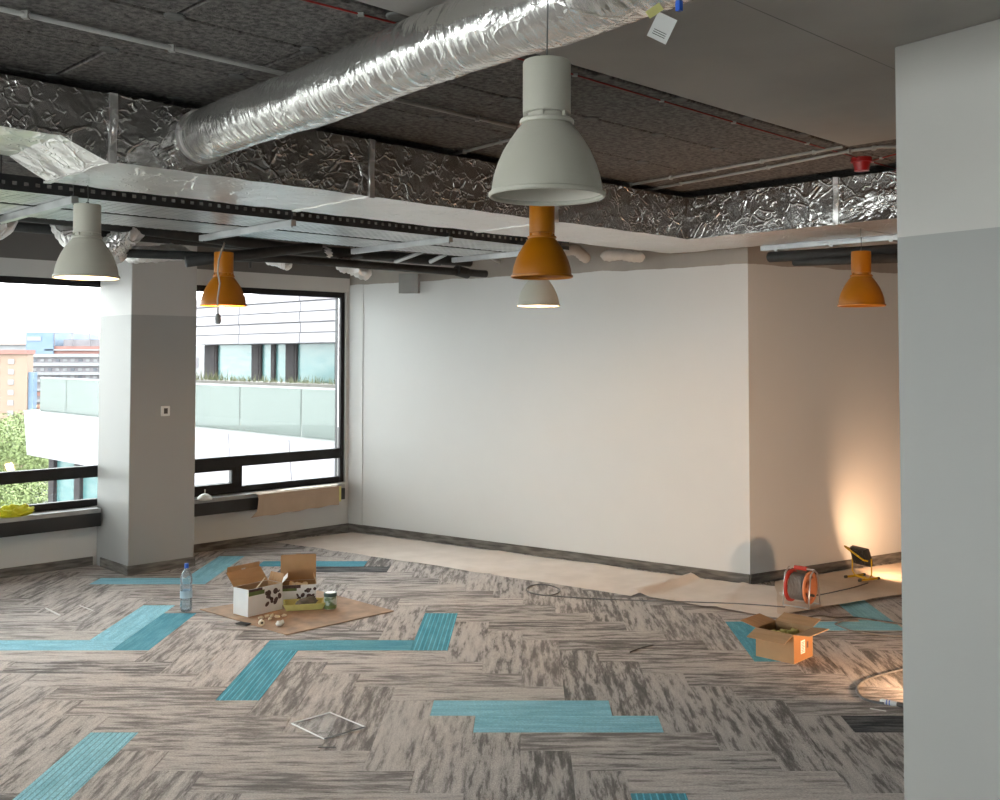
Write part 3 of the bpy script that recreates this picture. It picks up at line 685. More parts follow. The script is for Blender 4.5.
# round duct, local x along its axis
ax = Vector((0.658, -0.753, 0)).normalized(); rot = math.atan2(ax.y, ax.x)
ro = thing('round_air_duct', 'foil wrapped round air duct running diagonally to the top of the picture', 'duct', (-1.637, 5.14, 3.07), rot)
LD = 3.18; nx = 150; nr = 48
def ring_r(x, a):
    q = Vector((x*5, math.cos(a)*1.2, math.sin(a)*1.2)); r = .126
    r += .004*noise.noise(q*1.3) + .0025*noise.noise(Vector((x*38, math.cos(a)*.8, math.sin(a)*.8)))
    for c_ in (.75, 1.42, 2.05, 2.62, 3.05): r += .004*math.exp(-((x-c_)/.02)**2)
    return r
m = MB(); vs = []
for i in range(nx+1):
    x = -.04 + (LD+.04)*i/nx
    for k in range(nr):
        a_ = 2*PI*k/nr; r = ring_r(x, a_); sag = .006*math.sin(x*4)
        vs.append((x, r*math.cos(a_), r*math.sin(a_)+sag))
m.add(vs, [(i*nr+k, i*nr+(k+1)%nr, (i+1)*nr+(k+1)%nr, (i+1)*nr+k) for i in range(nx) for k in range(nr)])
m.build('foil_jacket', 'foil_round', ro, smooth=True)
def ring_x(x, r0, r1, wd):
    m = MB().lathe([(r0, -wd), (r1, -wd), (r1, wd), (r0, wd)], 40, closed=True); m.xf(Matrix.Translation((x, 0, 0)) @ Matrix.Rotation(PI/2, 4, 'Y')); return m
ring_x(.01, .115, .136, .014).build('collar', 'foil', ro, smooth=40)
ring_x(LD+.02, .11, .132, .03).build('end_collar', 'galv', ro, smooth=40)
m = MB().lathe([(.112, 0), (.112, .9)], 40); m.xf(Matrix.Translation((LD, 0, 0)) @ Matrix.Rotation(PI/2, 4, 'Y')); m.build('bare_spiral_pipe', 'galv', ro, smooth=True)
MB().box(LD-.07, LD-.055, -.007, .007, -.155, -.12).build('blue_clip', 'blue', ro)
# paper tag taped to the round duct
tg = D(652, 24, 2.72)
lab = thing('hanging_tag', 'white paper tag with yellow tape hanging from the round duct', 'tag', D(662, 28, 2.72), 0)
MB().box(-.028, .028, -.001, .001, -.036, .036, Matrix.Rotation(0.45, 4, 'Y')).build('paper', 'white', lab)
MB().box(-.022, .022, -.002, .002, -.011, .011, Matrix.Translation((-.02, -.002, .046)) @ Matrix.Rotation(-0.6, 4, 'Y')).build('yellow_tape', 'yellow_tray', lab)
for k in range(3): MB().box(-.018, .018, -.0022, -.001, -.012-k*.006, -.0105-k*.006, Matrix.Rotation(0.45, 4, 'Y')).build('print_line', 'dark_grey', lab)

# ------------------------------------------------------------------ ceiling conduits and cables
def run(name, pts, r, mt, label, cat, n=8, clips=0, group=None):
    pts = [Vector(p) for p in pts]; o = pts[0].copy()
    t = thing(name, label, cat, o, 0, group) if clips else None
    mb = MB().tube([p-o for p in pts], r, n)
    if not clips:
        ob = mb.build(name, mt, loc=o, smooth=True); return tag(ob, label, cat, group)
    mb.build('tube', mt, t, smooth=True)
    for k in range(clips):
        q = (k+.5)/clips*(len(pts)-1); i = int(q); p = pts[i].lerp(pts[i+1], q-i)-o
        MB().box(p.x-.012, p.x+.012, p.y-.012, p.y+.012, p.z-r*1.4, p.z+r*1.3).build('clip', 'white_pvc', t)
    return t
zc = 3.252
run('conduit', [P(-60, -5, zc), P(515, 127, zc)], .011, 'white_pvc', 'long pale conduit crossing the dark boards at the upper left', 'conduit', clips=5)
a_ = P(612, 188, zc); b_ = P(842, 147, zc); run('conduit', [a_, b_], .010, 'white_pvc', 'upper of the two pale conduits right of the big white lamp', 'conduit', clips=5)
run('conduit', [P(639, 191.5, zc), P(750, 171, zc), P(850, 151, zc), P(880, 147, zc), P(915, 147, zc)], .010, 'white_pvc', 'lower of the two pale conduits, bending beside the partition', 'conduit', clips=5)
run('conduit', [P(448, 156, zc), P(520, 137, zc)], .010, 'white_pvc', 'short pale conduit ending left of the big white lamp', 'conduit', clips=2)
run('alarm_cable', [P(250, -14, 3.262), P(410, 27, 3.262), P(575, 75, 3.262), P(750, 127, 3.262), P(900, 170, 3.262)], .004, 'red_wire', 'thin red alarm cable clipped diagonally across the ceiling boards', 'cable', 6, clips=9)
run('alarm_cable', [P(864, 163, 3.262), P(900, 153, 3.262)], .004, 'red_wire', 'short red cable from the alarm sounder to the partition', 'cable', 6, clips=1)
q = P(861.5, 158, 3.27)
al = thing('alarm_sounder', 'red fire alarm sounder on the ceiling left of the partition', 'alarm', (q.x, q.y, 3.27))
MB().lathe([(0,-.03),(.068,-.03),(.068,0),(0,0)], 24).build('base', 'red', al, smooth=40); MB().lathe([(0,-.085),(.046,-.085),(.056,-.03),(0,-.03)], 24).build('horn', 'red', al, smooth=40)

# ------------------------------------------------------------------ cable tray left, with struts
tr = uvthing('cable_tray', 'galvanised perforated cable tray with black side rail under the foil duct', 'cable tray', 2.0, 5.86, 2.86)
U0, U1 = -2.2, 4.35
def rail(y, nm='side_rail'):
    m = MB(); m.box(U0, U1, y, y+.004, 0, .032); m.box(U0, U1, y, y+.004, .052, .085)
    x = U0
    while x < U1-.08: m.box(x, x+.036, y, y+.004, .032, .052); x += .06
    m.build(nm, 'black_steel', tr)
    MB().box(U0, U1, y, y+.018, .082, .086).build('rail_lip', 'black_steel', tr)
rail(0)
def deck(y0, y1, nm):
    m = MB(); nrow = max(3, int((y1-y0)/.055)); dw = (y1-y0)/nrow
    for r_ in range(nrow): m.box(U0, U1, y0+r_*dw, y0+r_*dw+dw*.72, 0.0, .003)
    x = U0
    while x < U1-.03: m.box(x, x+.022, y0, y1, .0005, .0035); x += .06
    m.build(nm, 'galv', tr)
deck(.01, .50, 'tray_deck'); deck(.56, 1.06, 'tray_deck')
rail(.52); rail(1.08)
for x in (-1.1, .25, 1.65, 3.0, 4.1):
    MB().box(x-.02, x+.02, -.05, 1.2, -.045, -.002).build('strut', 'galv', tr, bevel=.003)
    for y in (-.03, 1.16): MB().tube([(x, y, -.05), (x, y, .41)], .005, 6).build('hanger_rod', 'black_steel', tr)
# second tray right, past the duct corner
t2 = thing('cable_tray', 'grey metal cable tray above the right orange lamp', 'cable tray', D(850, 243, 8.2), math.radians(-45))
MB().box(-.75, .9, -.12, .12, -.02, -.014).box(-.75, .9, -.12, -.114, -.02, .05).box(-.75, .9, .114, .12, -.02, .05).build('tray_channel', 'galv', t2)
for k in range(3): MB().box(-.6+k*.5, -.57+k*.5, -.15, .15, -.035, -.02).build('cross_bar', 'galv', t2)
MB().tube([(-.5, 0, -.02), (-.5, 0, .37)], .006, 6).build('hanger_rod', 'black_steel', t2); MB().tube([(.6, 0, -.02), (.6, 0, .37)], .006, 6).build('hanger_rod', 'black_steel', t2)
for (pa, pb, r, lb) in (((770, 257, 8.6), (900, 250, 7.6), .045, 'black insulated pipe behind the right orange lamp, upper one'), ((795, 262, 8.4), (905, 258, 7.5), .035, 'black insulated pipe behind the right orange lamp, lower one')):
    run('insulated_pipe', [D(*pa), D(*pb)], r, 'black_rubber', lb, 'pipe', 14)
for k in range(4):
    a_ = D(768+k*12, 250, 8.75); run('ceiling_batten', [a_, a_ + Vector((.10, -.32, .12))], .018, 'white_pvc', 'pale batten strips in the gap above the angled wall', 'batten', 6, group='battens above the angled wall')

# black pipes and flexible ducts above the windows
def wob(p, q, n, amp, sd):
    p, q = Vector(p), Vector(q); r_ = random.Random(sd)
    return [p.lerp(q, i/n)+Vector((0, 0, r_.uniform(-amp, amp))) for i in range(n+1)]
run('sprinkler_pipe', [D(90, 252, 8.0), D(285, 259, 9.0), D(486, 274, 10.2)], .036, 'black_rubber', 'long black pipe above the right window ending over the white wall', 'pipe', 14)
run('insulated_pipe', [D(186, 262, 7.9), D(240, 255.5, 8.1), D(320, 246, 8.6)], .042, 'black_rubber', 'thick black insulated pipe crossing above the left orange lamp', 'pipe', 14)
run('insulated_pipe', [D(-40, 207, 7.2), D(120, 226, 8.0), D(300, 250, 9.4), D(470, 262, 10.6)], .05, 'black_rubber', 'black insulated pipe just below the tray', 'pipe', 14)
run('insulated_pipe', [D(-40, 222, 8.0), D(200, 242, 9.2), D(440, 262, 10.8)], .04, 'black_rubber', 'rear black insulated pipe close to the window wall', 'pipe', 14)
run('black_pipe_bracket', [D(250, 268, 9.0), D(252, 240, 9.0)], .012, 'black_steel', 'vertical black bracket holding the pipe above the right window', 'bracket', 6)
pc = thing('pipe_coupling', 'black coupling near the end of the long black pipe', 'coupling', D(462, 272, 10.05)); 
MB().tube([(-.05, -.06, .01), (.05, .06, -.01)], .052, 14).build('coupling_body', 'black_rubber', pc)
def flex(name, pts, r, label, mt='foil', cat='duct'):
    pts = [Vector(p) for p in pts]; o = pts[0].copy(); path = []
    for i in range(len(pts)-1):
        for k in range(9): path.append(pts[i].lerp(pts[i+1], k/9))
    path.append(pts[-1]); sm = path[:]
    for _ in range(5): sm = [sm[0]]+[(sm[i-1]+sm[i]*2+sm[i+1])/4 for i in range(1, len(sm)-1)]+[sm[-1]]
    path = sm
    N_ = len(path)-1
    rr = [r*(.12+.88*min(1, math.sqrt(max(0, 1-(1-min(i, N_-i)/3.5)**2)) if min(i, N_-i) < 3.5 else 1))*(1+.07*(-1)**i + .10*noise.noise(Vector((i*.5, r*9, o.x)))) for i in range(len(path))]
    m = MB().tube([p-o for p in path], rr, 20)
    m = crumple(m, .012, 9); ob = m.build(name, mt, loc=o, smooth=True)
    return tag(ob, label, cat)
flex('flexible_duct', [D(-45, 205, 7.6), D(-10, 216, 7.7), D(12, 232, 7.8)], .13, 'foil flexible duct stub at the left edge above the left window')
flex('flexible_duct', [D(60, 214, 8.4), D(75, 238, 8.3), D(92, 249, 8.3)], .12, 'foil flexible duct elbow behind the left white lamp')
flex('flexible_duct', [D(118, 258, 8.2), D(112, 248, 8.1), D(130, 232, 8.1), D(140, 222, 8.3)], .10, 'foil flexible duct bend right of the left white lamp')
flex('flexible_duct', [D(125, 256, 8.6), D(150, 254, 8.5), D(190, 252, 8.6)], .07, 'crumpled foil duct lying along the window head by the column')
flex('flexible_duct', [D(262, 255, 9.4), D(280, 261, 9.3), D(291, 266, 9.3)], .06, 'small foil duct tip above the middle of the right window')
flex('flexible_duct', [D(325, 246, 9.6), D(322, 256, 9.6)], .10, 'foil duct knot between the black pipes')
flex('flexible_duct', [D(335, 262, 9.7), D(352, 267, 9.7), D(372, 275, 9.7)], .07, 'foil duct tip near the grey box')
flex('plastered_pipe', [D(555, 252, 9.5), D(575, 249, 9.45), D(590, 262, 9.5)], .055, 'pale plaster smeared pipe bend behind the central orange lamp', 'plaster', 'pipe')
flex('plastered_pipe', [D(600, 256, 9.2), D(622, 255, 9.15), D(645, 258, 9.1)], .05, 'pale plaster smeared pipe stub at the top of the white wall right of the lamps', 'plaster', 'pipe')
gb = thing('junction_box', 'grey square junction box high on the white wall near the window', 'box', D(409, 293, 10.85), math.radians(-8))
MB().box(-.10, .10, -.02, .09, 0, .20).build('box_body', 'grey_box', gb, bevel=.006); MB().box(-.105, .105, -.03, -.02, -.005, .205).build('lid', 'grey_box', gb, bevel=.004)
for k, (x0, y0, x1, y1) in enumerate(((395, 262, 440, 245), (430, 262, 470, 242), (455, 240, 500, 262))):
    run('support_strut', [D(x0, y0, 9.9), D(x1, y1, 9.6)], .02, 'galv', ('grey support strut left of three above the white wall', 'grey support strut middle of three above the white wall', 'grey support strut nearest the lamps above the white wall')[k], 'strut', 6)

# ------------------------------------------------------------------ pendant lamps
DL = 0.33
def pendant(px, Y, zr, ztop, kind, on, label, extra=None):
    X = (px-CX)/F*Y
    t = thing('pendant_lamp', label, 'lamp', (X, Y, zr), 0, 'industrial pendant lamps')
    em = 'lamp_'+kind; inner = 'lamp_inner' if kind == 'white' else 'lamp_orange_in'
    R = DL/2
    prof = [(1.0, 0), (1.0, .035), (.975, .05), (.965, .16), (.93, .36), (.865, .56), (.77, .78), (.65, .98), (.53, 1.15), (.43, 1.27)]
    out = [(R*a, R*b) for a, b in prof]
    inn = [(R*a-.004, R*b) for a, b in reversed(prof)]
    sh = MB().lathe(out+inn, 64, closed=True).build('shade', em, t, smooth=45)
    li = [(R*a-.0048, R*b+.001) for a, b in prof]+[(0.01, R*1.262)]
    MB().lathe(li, 64).build('shade_lining', inner, sh, smooth=45)
    MB().lathe([(R*1.0, -.004), (R*1.022, 0), (R*1.022, .008), (R*1.0, .011), (R*.965, .008), (R*.965, 0)], 64, closed=True).build('rim', em, sh, smooth=40)
    MB().lathe([(R*.40, R*1.26), (R*.47, R*1.27), (R*.48, R*1.31), (R*.46, R*1.345), (R*.40, R*1.35)], 48, closed=True).build('collar', em, t, smooth=40)
    MB().lathe([(0, R*1.34), (R*.36, R*1.34), (R*.36, R*1.46), (0, R*1.46)], 32).build('neck', em, t, smooth=40)
    for k in range(6):
        a_ = k*PI/3+.3; MB().box(-.006, .006, -.003, .003, R*1.34, R*1.45, Matrix.Translation((R*.395*math.cos(a_), R*.395*math.sin(a_), 0)) @ Matrix.Rotation(a_, 4, 'Z')).build('vent_post', em, t)
    gh = MB().lathe([(0, R*1.44), (R*.40, R*1.44), (R*.42, R*1.46), (R*.42, R*2.34), (R*.405, R*2.37), (0, R*2.375)], 48).build('gear_housing', em, t, smooth=35)
    MB().tube([(0, 0, R*2.36), (.003, .002, R*2.30+.4*(ztop-zr-R*2.3)), (0, 0, ztop-zr)], .0026, 6).build('cord', 'cord', t)
    MB().lathe([(0, R*2.36), (.008, R*2.36), (.008, R*2.46), (0, R*2.46)], 12).build('cord_grip', 'cord', gh)
    MB().lathe([(0, R*1.25), (.022, R*1.22), (.024, R*1.0), (.045, R*.80), (.05, R*.60), (.035, R*.42), (0, R*.36)], 24).build('bulb', 'bulb' if on else 'bulb_off', t, smooth=True)
    if on:
        d = bpy.data.lights.new('bulb_light', 'POINT'); d.energy = 7; d.color = (1, .66, .36); d.shadow_soft_size = .04
        l = bpy.data.objects.new('bulb_light', d); C.objects.link(l); l.parent = t; l.location = (0, 0, R*.25)
    return t
pendant(547, 2.955, 2.43, 3.23, 'white', False, 'largest and nearest cream white pendant lamp, unlit, hanging below the round duct')
pendant(542, 5.57, 2.397, 3.27, 'orange', False, 'orange pendant lamp directly under the large white lamp in the photo')
pendant(538.5, 8.0, 2.36, 2.886, 'white', True, 'small lit white pendant lamp below the central orange one, before the white wall')
pendant(85.5, 5.5, 2.389, 2.886, 'white', True, 'lit white pendant lamp at the left in front of the window')
pl_ = pendant(223, 7.55, 2.34, 2.815, 'orange', True, 'lit orange pendant lamp right of the column, with a loose cable')
pendant(862, 7.39, 2.33, 2.886, 'orange', False, 'orange pendant lamp at the right next to the partition')
# loose cable with connector before the left orange lamp
q = D(218, 320, 7.32)
lc = thing('loose_cable', 'pale loose cable with a grey connector dangling before the left orange lamp', 'cable', q)
pts = [(0,0,.02), (-.005,0,.15), (.01,0,.26), (-.006,0,.34), (.0,0,.42), (.015,.02,.50), (.01,.10,.56)]
MB().tube(pts, .006, 8).build('cable', 'cord_light', lc, smooth=True)
MB().lathe([(0,-.03),(.016,-.026),(.022,-.005),(.018,.03),(.008,.045),(0,.045)], 14).build('connector', 'grey_box', lc, smooth=True)

# column thermostat
q = W(4.0+.305-.0, 9.07-.0, 0)
cc = ray(165, 411); t_ = (9.12*S2)/(cc.y-cc.x); q = Vector((cc.x*t_, cc.y*t_, EYE+cc.z*t_))
th = thing('wall_thermostat', 'small white square thermostat with dark screen on the column', 'thermostat', q, R45)
MB().box(-.042, .042, -.016, .0, -.046, .046).build('housing', 'white', th, bevel=.004); MB().box(-.018, .018, -.018, -.015, -.024, .026).build('screen', 'dark_grey', th)

# ------------------------------------------------------------------ floor papers
def sheet(name, label, outline, mt, z=0.003, ripples=0.010, seed=0, ridge=None, cat='paper'):
    """subdivided sheet over a quad outline (world xy corners a,b,c,d)"""
    a, b, c, d = [Vector((p[0], p[1])) for p in outline]; o = (a+b+c+d)/4
    na = max(6, int((b-a).length/.045)); nb = max(6, int((d-a).length/.06)); vs = []
    for i in range(na+1):
        for j in range(nb+1):
            s, t = i/na, j/nb; p = a*(1-s)*(1-t)+b*s*(1-t)+c*s*t+d*(1-s)*t
            e = noise.noise(Vector((p.x*2.2, p.y*2.2, seed)))*ripples + abs(noise.noise(Vector((p.x*6+seed, p.y*1.5, seed))))*ripples*.6
            h = z + max(0, e)
            if ridge:
                for (s0, wd, hh) in ridge: h += hh*max(0, 1-abs((s-s0-(t-.5)*.02)/wd))
            jit = noise.noise(Vector((p.x*3, p.y*3, seed+5)))*.02 if j in (0, nb) or i in (0, na) else 0
            vs.append((p.x-o.x+jit, p.y-o.y+jit*.5, h))
    n0 = len(vs); vs += [(x, y, zz-.0015) for x, y, zz in vs]
    fs = []
    for i in range(na):
        for j in range(nb):
            q = (i*(nb+1)+j, (i+1)*(nb+1)+j, (i+1)*(nb+1)+j+1, i*(nb+1)+j+1); fs.append(q); fs.append(tuple(reversed([k+n0 for k in q])))
    def st(k, l): fs.append((k, l, l+n0, k+n0))
    for i in range(na): st(i*(nb+1), (i+1)*(nb+1)); st((i+1)*(nb+1)+nb, i*(nb+1)+nb)
    for j in range(nb): st(j+1, j); st(na*(nb+1)+j, na*(nb+1)+j+1)
    ob = MB().add(vs, fs).build(name, mt, loc=(o.x, o.y, 0), smooth=60)
    return tag(ob, label, cat)
xy = lambda px, py: tuple(P(px, py)[:2])
sheet('kraft_paper_sheet', 'long pale kraft paper strip along the foot of the white wall, from the window corner', [xy(274, 542), xy(632, 596), xy(688, 577), xy(352, 532.5)], 'kraft_light', seed=1, ripples=.014, ridge=[(.67, .012, .01)])
sheet('kraft_paper_sheet', 'kraft paper sheet with a raised fold between the long strip and the cable reel', [xy(630, 595.5), xy(796, 622), xy(790, 589), xy(688, 579.5)], 'kraft_light', seed=2, z=.012, ridge=[(.03, .10, .05), (.55, .05, .012)])
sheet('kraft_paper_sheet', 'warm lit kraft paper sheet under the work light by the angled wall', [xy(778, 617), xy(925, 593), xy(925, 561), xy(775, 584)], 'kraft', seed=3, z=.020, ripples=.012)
# kraft paper over the sill
kp = thing('sill_paper', 'brown kraft paper draped over the right end of the window sill', 'paper', W(5.95, 9.45, .385), R45)
m = MB()
nu = 26; prof = [(.165, .170), (.03, .169), (-.012, .166), (-.016, .12), (-.018, .0), (-.022, -.06)]
vs = []
for i in range(nu+1):
    x = -.42 + .99*i/nu
    for j, (y, z) in enumerate(prof):
        xs = x + (-.055*(j-3)/2 + .03*math.sin(j*2.2) if i == 0 and j > 2 else 0)
        if j == 5: z += .03*(i/nu) + .006*math.sin(i*.9)
        vs.append((xs, y + .003*math.sin(i*.8+j), z+.001))
np_ = len(prof)
m.add(vs, [(i*np_+j, (i+1)*np_+j, (i+1)*np_+j+1, i*np_+j+1) for i in range(nu) for j in range(np_-1)])
m.build('paper', 'kraft_sill', kp, smooth=60)
MB().box(.57, .595, -.024, -.019, .0, .165).build('masking_tape', 'yellow_tray', kp)
# torn pale paper on the sill top
tp = tag(MB().prism([(-.2,-.05),(.5,-.06),(.55,.05),(-.1,.06),(-.22,.02)], 0, .004).build('torn_paper', 'cream', loc=W(6.05, 9.55, .556), rotz=R45), 'torn cream paper lying on the sill above the kraft paper', 'paper')
# items on the sills
sd = thing('detector_base', 'white dome shaped detector lying on the right window sill', 'detector', W(4.98, 9.50, .5505), R45)
MB().lathe([(0, 0), (.07, 0), (.075, .012), (.06, .035), (.03, .055), (.012, .06), (0, .06)], 28).build('dome', 'white', sd, smooth=50)
MB().tube([(0, 0, .06), (.003, 0, .10)], .006, 8).build('stem', 'white', sd)
q = W(3.27, 9.70, .5505)
m = MB()
bm_ = bmesh.new(); bmesh.ops.create_icosphere(bm_, subdivisions=4, radius=1)
vs = []
for v_ in bm_.verts:
    p = v_.co.copy(); nn_ = noise.noise(p*2.3)+.6*noise.noise(p*5.1)
    p = Vector((p.x*.15, p.y*.075, max(0, p.z*.055+.04)))*(1+.38*nn_); vs.append((p.x, p.y, max(0, p.z)))
m.add(vs, [tuple(x.index for x in f.verts) for f in bm_.faces]); bm_.free()
tag(m.build('crumpled_cloth', 'yellow_bag', loc=q, rotz=R45, smooth=60), 'crumpled lemon yellow cloth on the left window sill', 'cloth')

# ------------------------------------------------------------------ water bottle
q = P(186, 611)
bt = thing('water_bottle', 'clear plastic water bottle with blue cap standing left of the cardboard', 'bottle', q)
pr = [(.0, .004), (.03, .0), (.042, .006), (.045, .02), (.0435, .04), (.045, .05), (.0435, .07), (.045, .08), (.043, .10), (.044, .15), (.045, .19), (.041, .205), (.045, .22), (.045, .25), (.040, .28), (.028, .305), (.016, .322), (.014, .335)]
MB().lathe(pr, 32).build('body', 'bottle', bt, smooth=60)
MB().lathe([(.0455, .105), (.0455, .16)], 32).build('label_band', 'bottle_label', bt, smooth=True)
cp_ = MB().lathe([(.0, .366), (.015, .366), (.0165, .362), (.0165, .336), (.0, .336)], 20).build('cap', 'blue', bt, smooth=40)
MB().lathe([(.0165, .336), (.0175, .334), (.0165, .331)], 20).build('neck_ring', 'blue', cp_)

# ------------------------------------------------------------------ cardboard on floor with boxes
qs = [P(200, 610), P(286.5, 635.5), P(394, 611.5), P(318, 591)]
ctr = sum(qs, Vector())/4
cb = tag(MB().prism([(p.x-ctr.x, p.y-ctr.y) for p in qs], 0.0015, 0.007).build('cardboard_sheet', 'card_floor', loc=(ctr.x, ctr.y, 0), bevel=.001, seg=1), 'flat stained cardboard sheet on the carpet under the open white boxes', 'cardboard')
ZC = .0072
def walls(t, lx, ly, h, th=.004, mt='card_white', inner='card'):
    """open box, origin at centre base; returns nothing"""
    MB().box(-lx/2, lx/2, -ly/2, ly/2, 0, th).build('bottom', inner, t)
    for (nm, a) in (('front_panel', (-lx/2, lx/2, -ly/2, -ly/2+th)), ('rear_panel', (-lx/2, lx/2, ly/2-th, ly/2)), ('side_panel', (-lx/2, -lx/2+th, -ly/2+th, ly/2-th)), ('side_panel', (lx/2-th, lx/2, -ly/2+th, ly/2-th))):
        MB().box(a[0], a[1], a[2], a[3], th, h).build(nm, mt, t)
    MB().box(-lx/2+th, lx/2-th, ly/2-th-.0015, ly/2-th, th, h-.001).build('inner_liner', inner, t)
    MB().box(lx/2-th-.0015, lx/2-th, -ly/2+th, ly/2-th, th, h-.001).build('inner_liner', inner, t)
def lid(t, lx, y, h, L_, ang, lip=.03, mt='card'):
    """lid hinged on the rear edge, opened by ang past vertical"""
    mx = Matrix.Translation((0, y, h)) @ Matrix.Rotation(-ang, 4, 'X')
    o = MB().box(-lx/2, lx/2, -.002, .002, 0, L_).xf(mx).build('lid', mt, t)
    MB().box(-lx/2+.005, lx/2-.005, .002, .004, 0.004, L_-.004).xf(mx).build('lid_outside', 'card_white', t)
    mx2 = mx @ Matrix.Translation((0, 0, L_)) @ Matrix.Rotation(.9, 4, 'X')
    w_ = lx/2-.01
    MB().box(-w_, -.02, -.002, .002, 0, lip).box(.02, w_, -.002, .002, 0, lip).box(-.02, .02, -.002, .002, .012, lip).xf(mx2).build('tuck_flap', mt, t)
def blobs(t, y, cx, cz, sc_=1.0, n=9, seed=3, spread=(.06, .045)):
    r_ = random.Random(seed)
    for k in range(n):
        x, z, r = cx+r_.uniform(-spread[0], spread[0])*sc_, cz+r_.uniform(-spread[1], spread[1])*sc_, r_.uniform(.010, .024)*sc_
        m = MB(); nn_ = 14; e = r_.uniform(.5, 1); a0 = r_.uniform(0, 3)
        pts = []
        for q_ in range(nn_):
            a = 2*PI*q_/nn_; px_, pz_ = r*math.cos(a), r*e*math.sin(a)
            pts.append((x+px_*math.cos(a0)-pz_*math.sin(a0), z+px_*math.sin(a0)+pz_*math.cos(a0)))
        m.add([(p[0], y-.0008-.0001*k, p[1]) for p in pts], [tuple(range(nn_))]); m.build('printed_shape', 'print_dark', t)
# left white box: local x along long side (toward back right)
q = P(248, 618.75); ang = math.radians(52)
dx, dy = Vector((math.cos(ang), math.sin(ang), 0)), Vector((-math.sin(ang), math.cos(ang), 0))
LX, LY, H = .32, .18, .205
ctr_ = q + dx*LX/2 + dy*LY/2; ctr_.z = ZC
b1 = thing('open_white_box', 'open white printed cardboard box with tilted lid, left one on the cardboard', 'box', ctr_, ang)
walls(b1, LX, LY, H); lid(b1, LX, LY/2, H, .135, .80, .04)
mx = Matrix.Translation((LX/2, 0, H)) @ Matrix.Rotation(.35, 4, 'Y'); MB().box(-.002, .002, -LY/2+.01, LY/2-.01, 0, .07).xf(mx).build('end_flap', 'card', b1)
blobs(b1, -LY/2, .07, .115, 1.05, 16, 3); MB().box(-LX/2+.005, -.01, -LY/2-.001, -LY/2, .155, .185).build('printed_band', 'print_green', b1)
MB().box(-LX/2+.005, -.03, -LY/2-.0012, -LY/2, .185, H).build('printed_band', 'print_dark', b1)
st = tag(MB().tube([(0, 0, 0), (.10, .02, .13)], .004, 8).build('wooden_stick', 'cream', loc=ctr_ + Vector((-.05, -.02, .13))), 'thin pale wooden stick leaning inside the left open box', 'stick')
# rear white box
q = P(281, 606.5); ang = math.radians(12)
dx, dy = Vector((math.cos(ang), math.sin(ang), 0)), Vector((-math.sin(ang), math.cos(ang), 0))
LX, LY, H = .28, .19, .155
ctr_ = q + dx*(LX/2-.01) + dy*LY/2; ctr_.z = ZC
b2 = thing('open_white_box', 'open white printed cardboard box with upright lid, behind the yellow tray', 'box', ctr_, ang)
walls(b2, LX, LY, H); lid(b2, LX, LY/2, H, .20, .06, .004)
mx = Matrix.Translation((-LX/2, 0, H)) @ Matrix.Rotation(.75, 4, 'Y'); MB().box(-.002, .002, -LY/2+.01, LY/2-.01, -.0, .085).xf(mx).build('end_flap', 'card_white', b2)
mx = Matrix.Translation((LX/2, 0, H)) @ Matrix.Rotation(-.35, 4, 'Y'); MB().box(-.002, .002, -LY/2+.01, LY/2-.01, 0, .06).xf(mx).build('end_flap', 'card', b2)
blobs(b2, -LY/2, .06, .09, .9, 14, 5, (.08, .045)); MB().box(-LX/2+.005, -.01, -LY/2-.001, -LY/2, .11, .13).build('printed_band', 'print_green', b2)
MB().box(-LX/2+.005, .02, -LY/2-.0012, -LY/2, .13, H).build('printed_band', 'print_dark', b2)
def lump(name, label, cat, loc_, s, mt, seed, group=None, sub=3):
    bm_ = bmesh.new(); bmesh.ops.create_icosphere(bm_, subdivisions=sub, radius=1); vs = []
    for v_ in bm_.verts:
        p = v_.co.copy(); k = 1+.30*noise.noise(p*1.6+Vector((seed, 0, 0)))+.12*noise.noise(p*4+Vector((0, seed, 0)))
        vs.append((p.x*s[0]*k, p.y*s[1]*k, max(0, (p.z+.9)*s[2]*k)))
    m = MB().add(vs, [tuple(x.index for x in f.verts) for f in bm_.faces]); bm_.free()
    return tag(m.build(name, mt, loc=loc_, smooth=60, rotz=seed), label, cat, group)
# packed contents in the boxes
def kp_in(c, z, n, spread, group, lb, mt, seed):
    r_ = random.Random(seed)
    for k in range(n):
        lump('packing_piece', lb, 'packing', c+Vector((r_.uniform(-1,1)*spread, r_.uniform(-1,1)*spread*.5, z+r_.uniform(0,.012))), (.028,.02,.014), mt, seed+k, group, 2)
kp_in(ctr_, .125, 6, .085, 'pieces inside the rear box', 'cream piece packed inside the rear white box', 'cream', 21)
kp_in(ctr_, .10, 5, .07, 'dark pieces inside the rear box', 'dark piece packed inside the rear white box', 'print_dark', 31)
# yellow tray with dark cloth
q = P(303, 610)
yt = thing('yellow_tray', 'shallow pale yellow tray holding a dark cloth, in front of the rear box', 'tray', (q.x, q.y+.04, ZC), math.radians(14))
m = MB(); a, b, h = .16, .10, .05
m.add([(-a*.85,-b*.8,0),(a*.85,-b*.8,0),(a*.85,b*.8,0),(-a*.85,b*.8,0),(-a,-b,h),(a,-b,h),(a,b,h),(-a,b,h),(-a+.008,-b+.008,h),(a-.008,-b+.008,h),(a-.008,b-.008,h),(-a+.008,b-.008,h),
       (-a*.82,-b*.76,.006),(a*.82,-b*.76,.006),(a*.82,b*.76,.006),(-a*.82,b*.76,.006)],
      [(0,3,2,1),(0,1,5,4),(1,2,6,5),(2,3,7,6),(3,0,4,7),(4,5,9,8),(5,6,10,9),(6,7,11,10),(7,4,8,11),(8,9,13,12),(9,10,14,13),(10,11,15,14),(11,8,12,15),(12,13,14,15)])
m.build('tray_body', 'yellow_tray', yt, bevel=.002, seg=1)
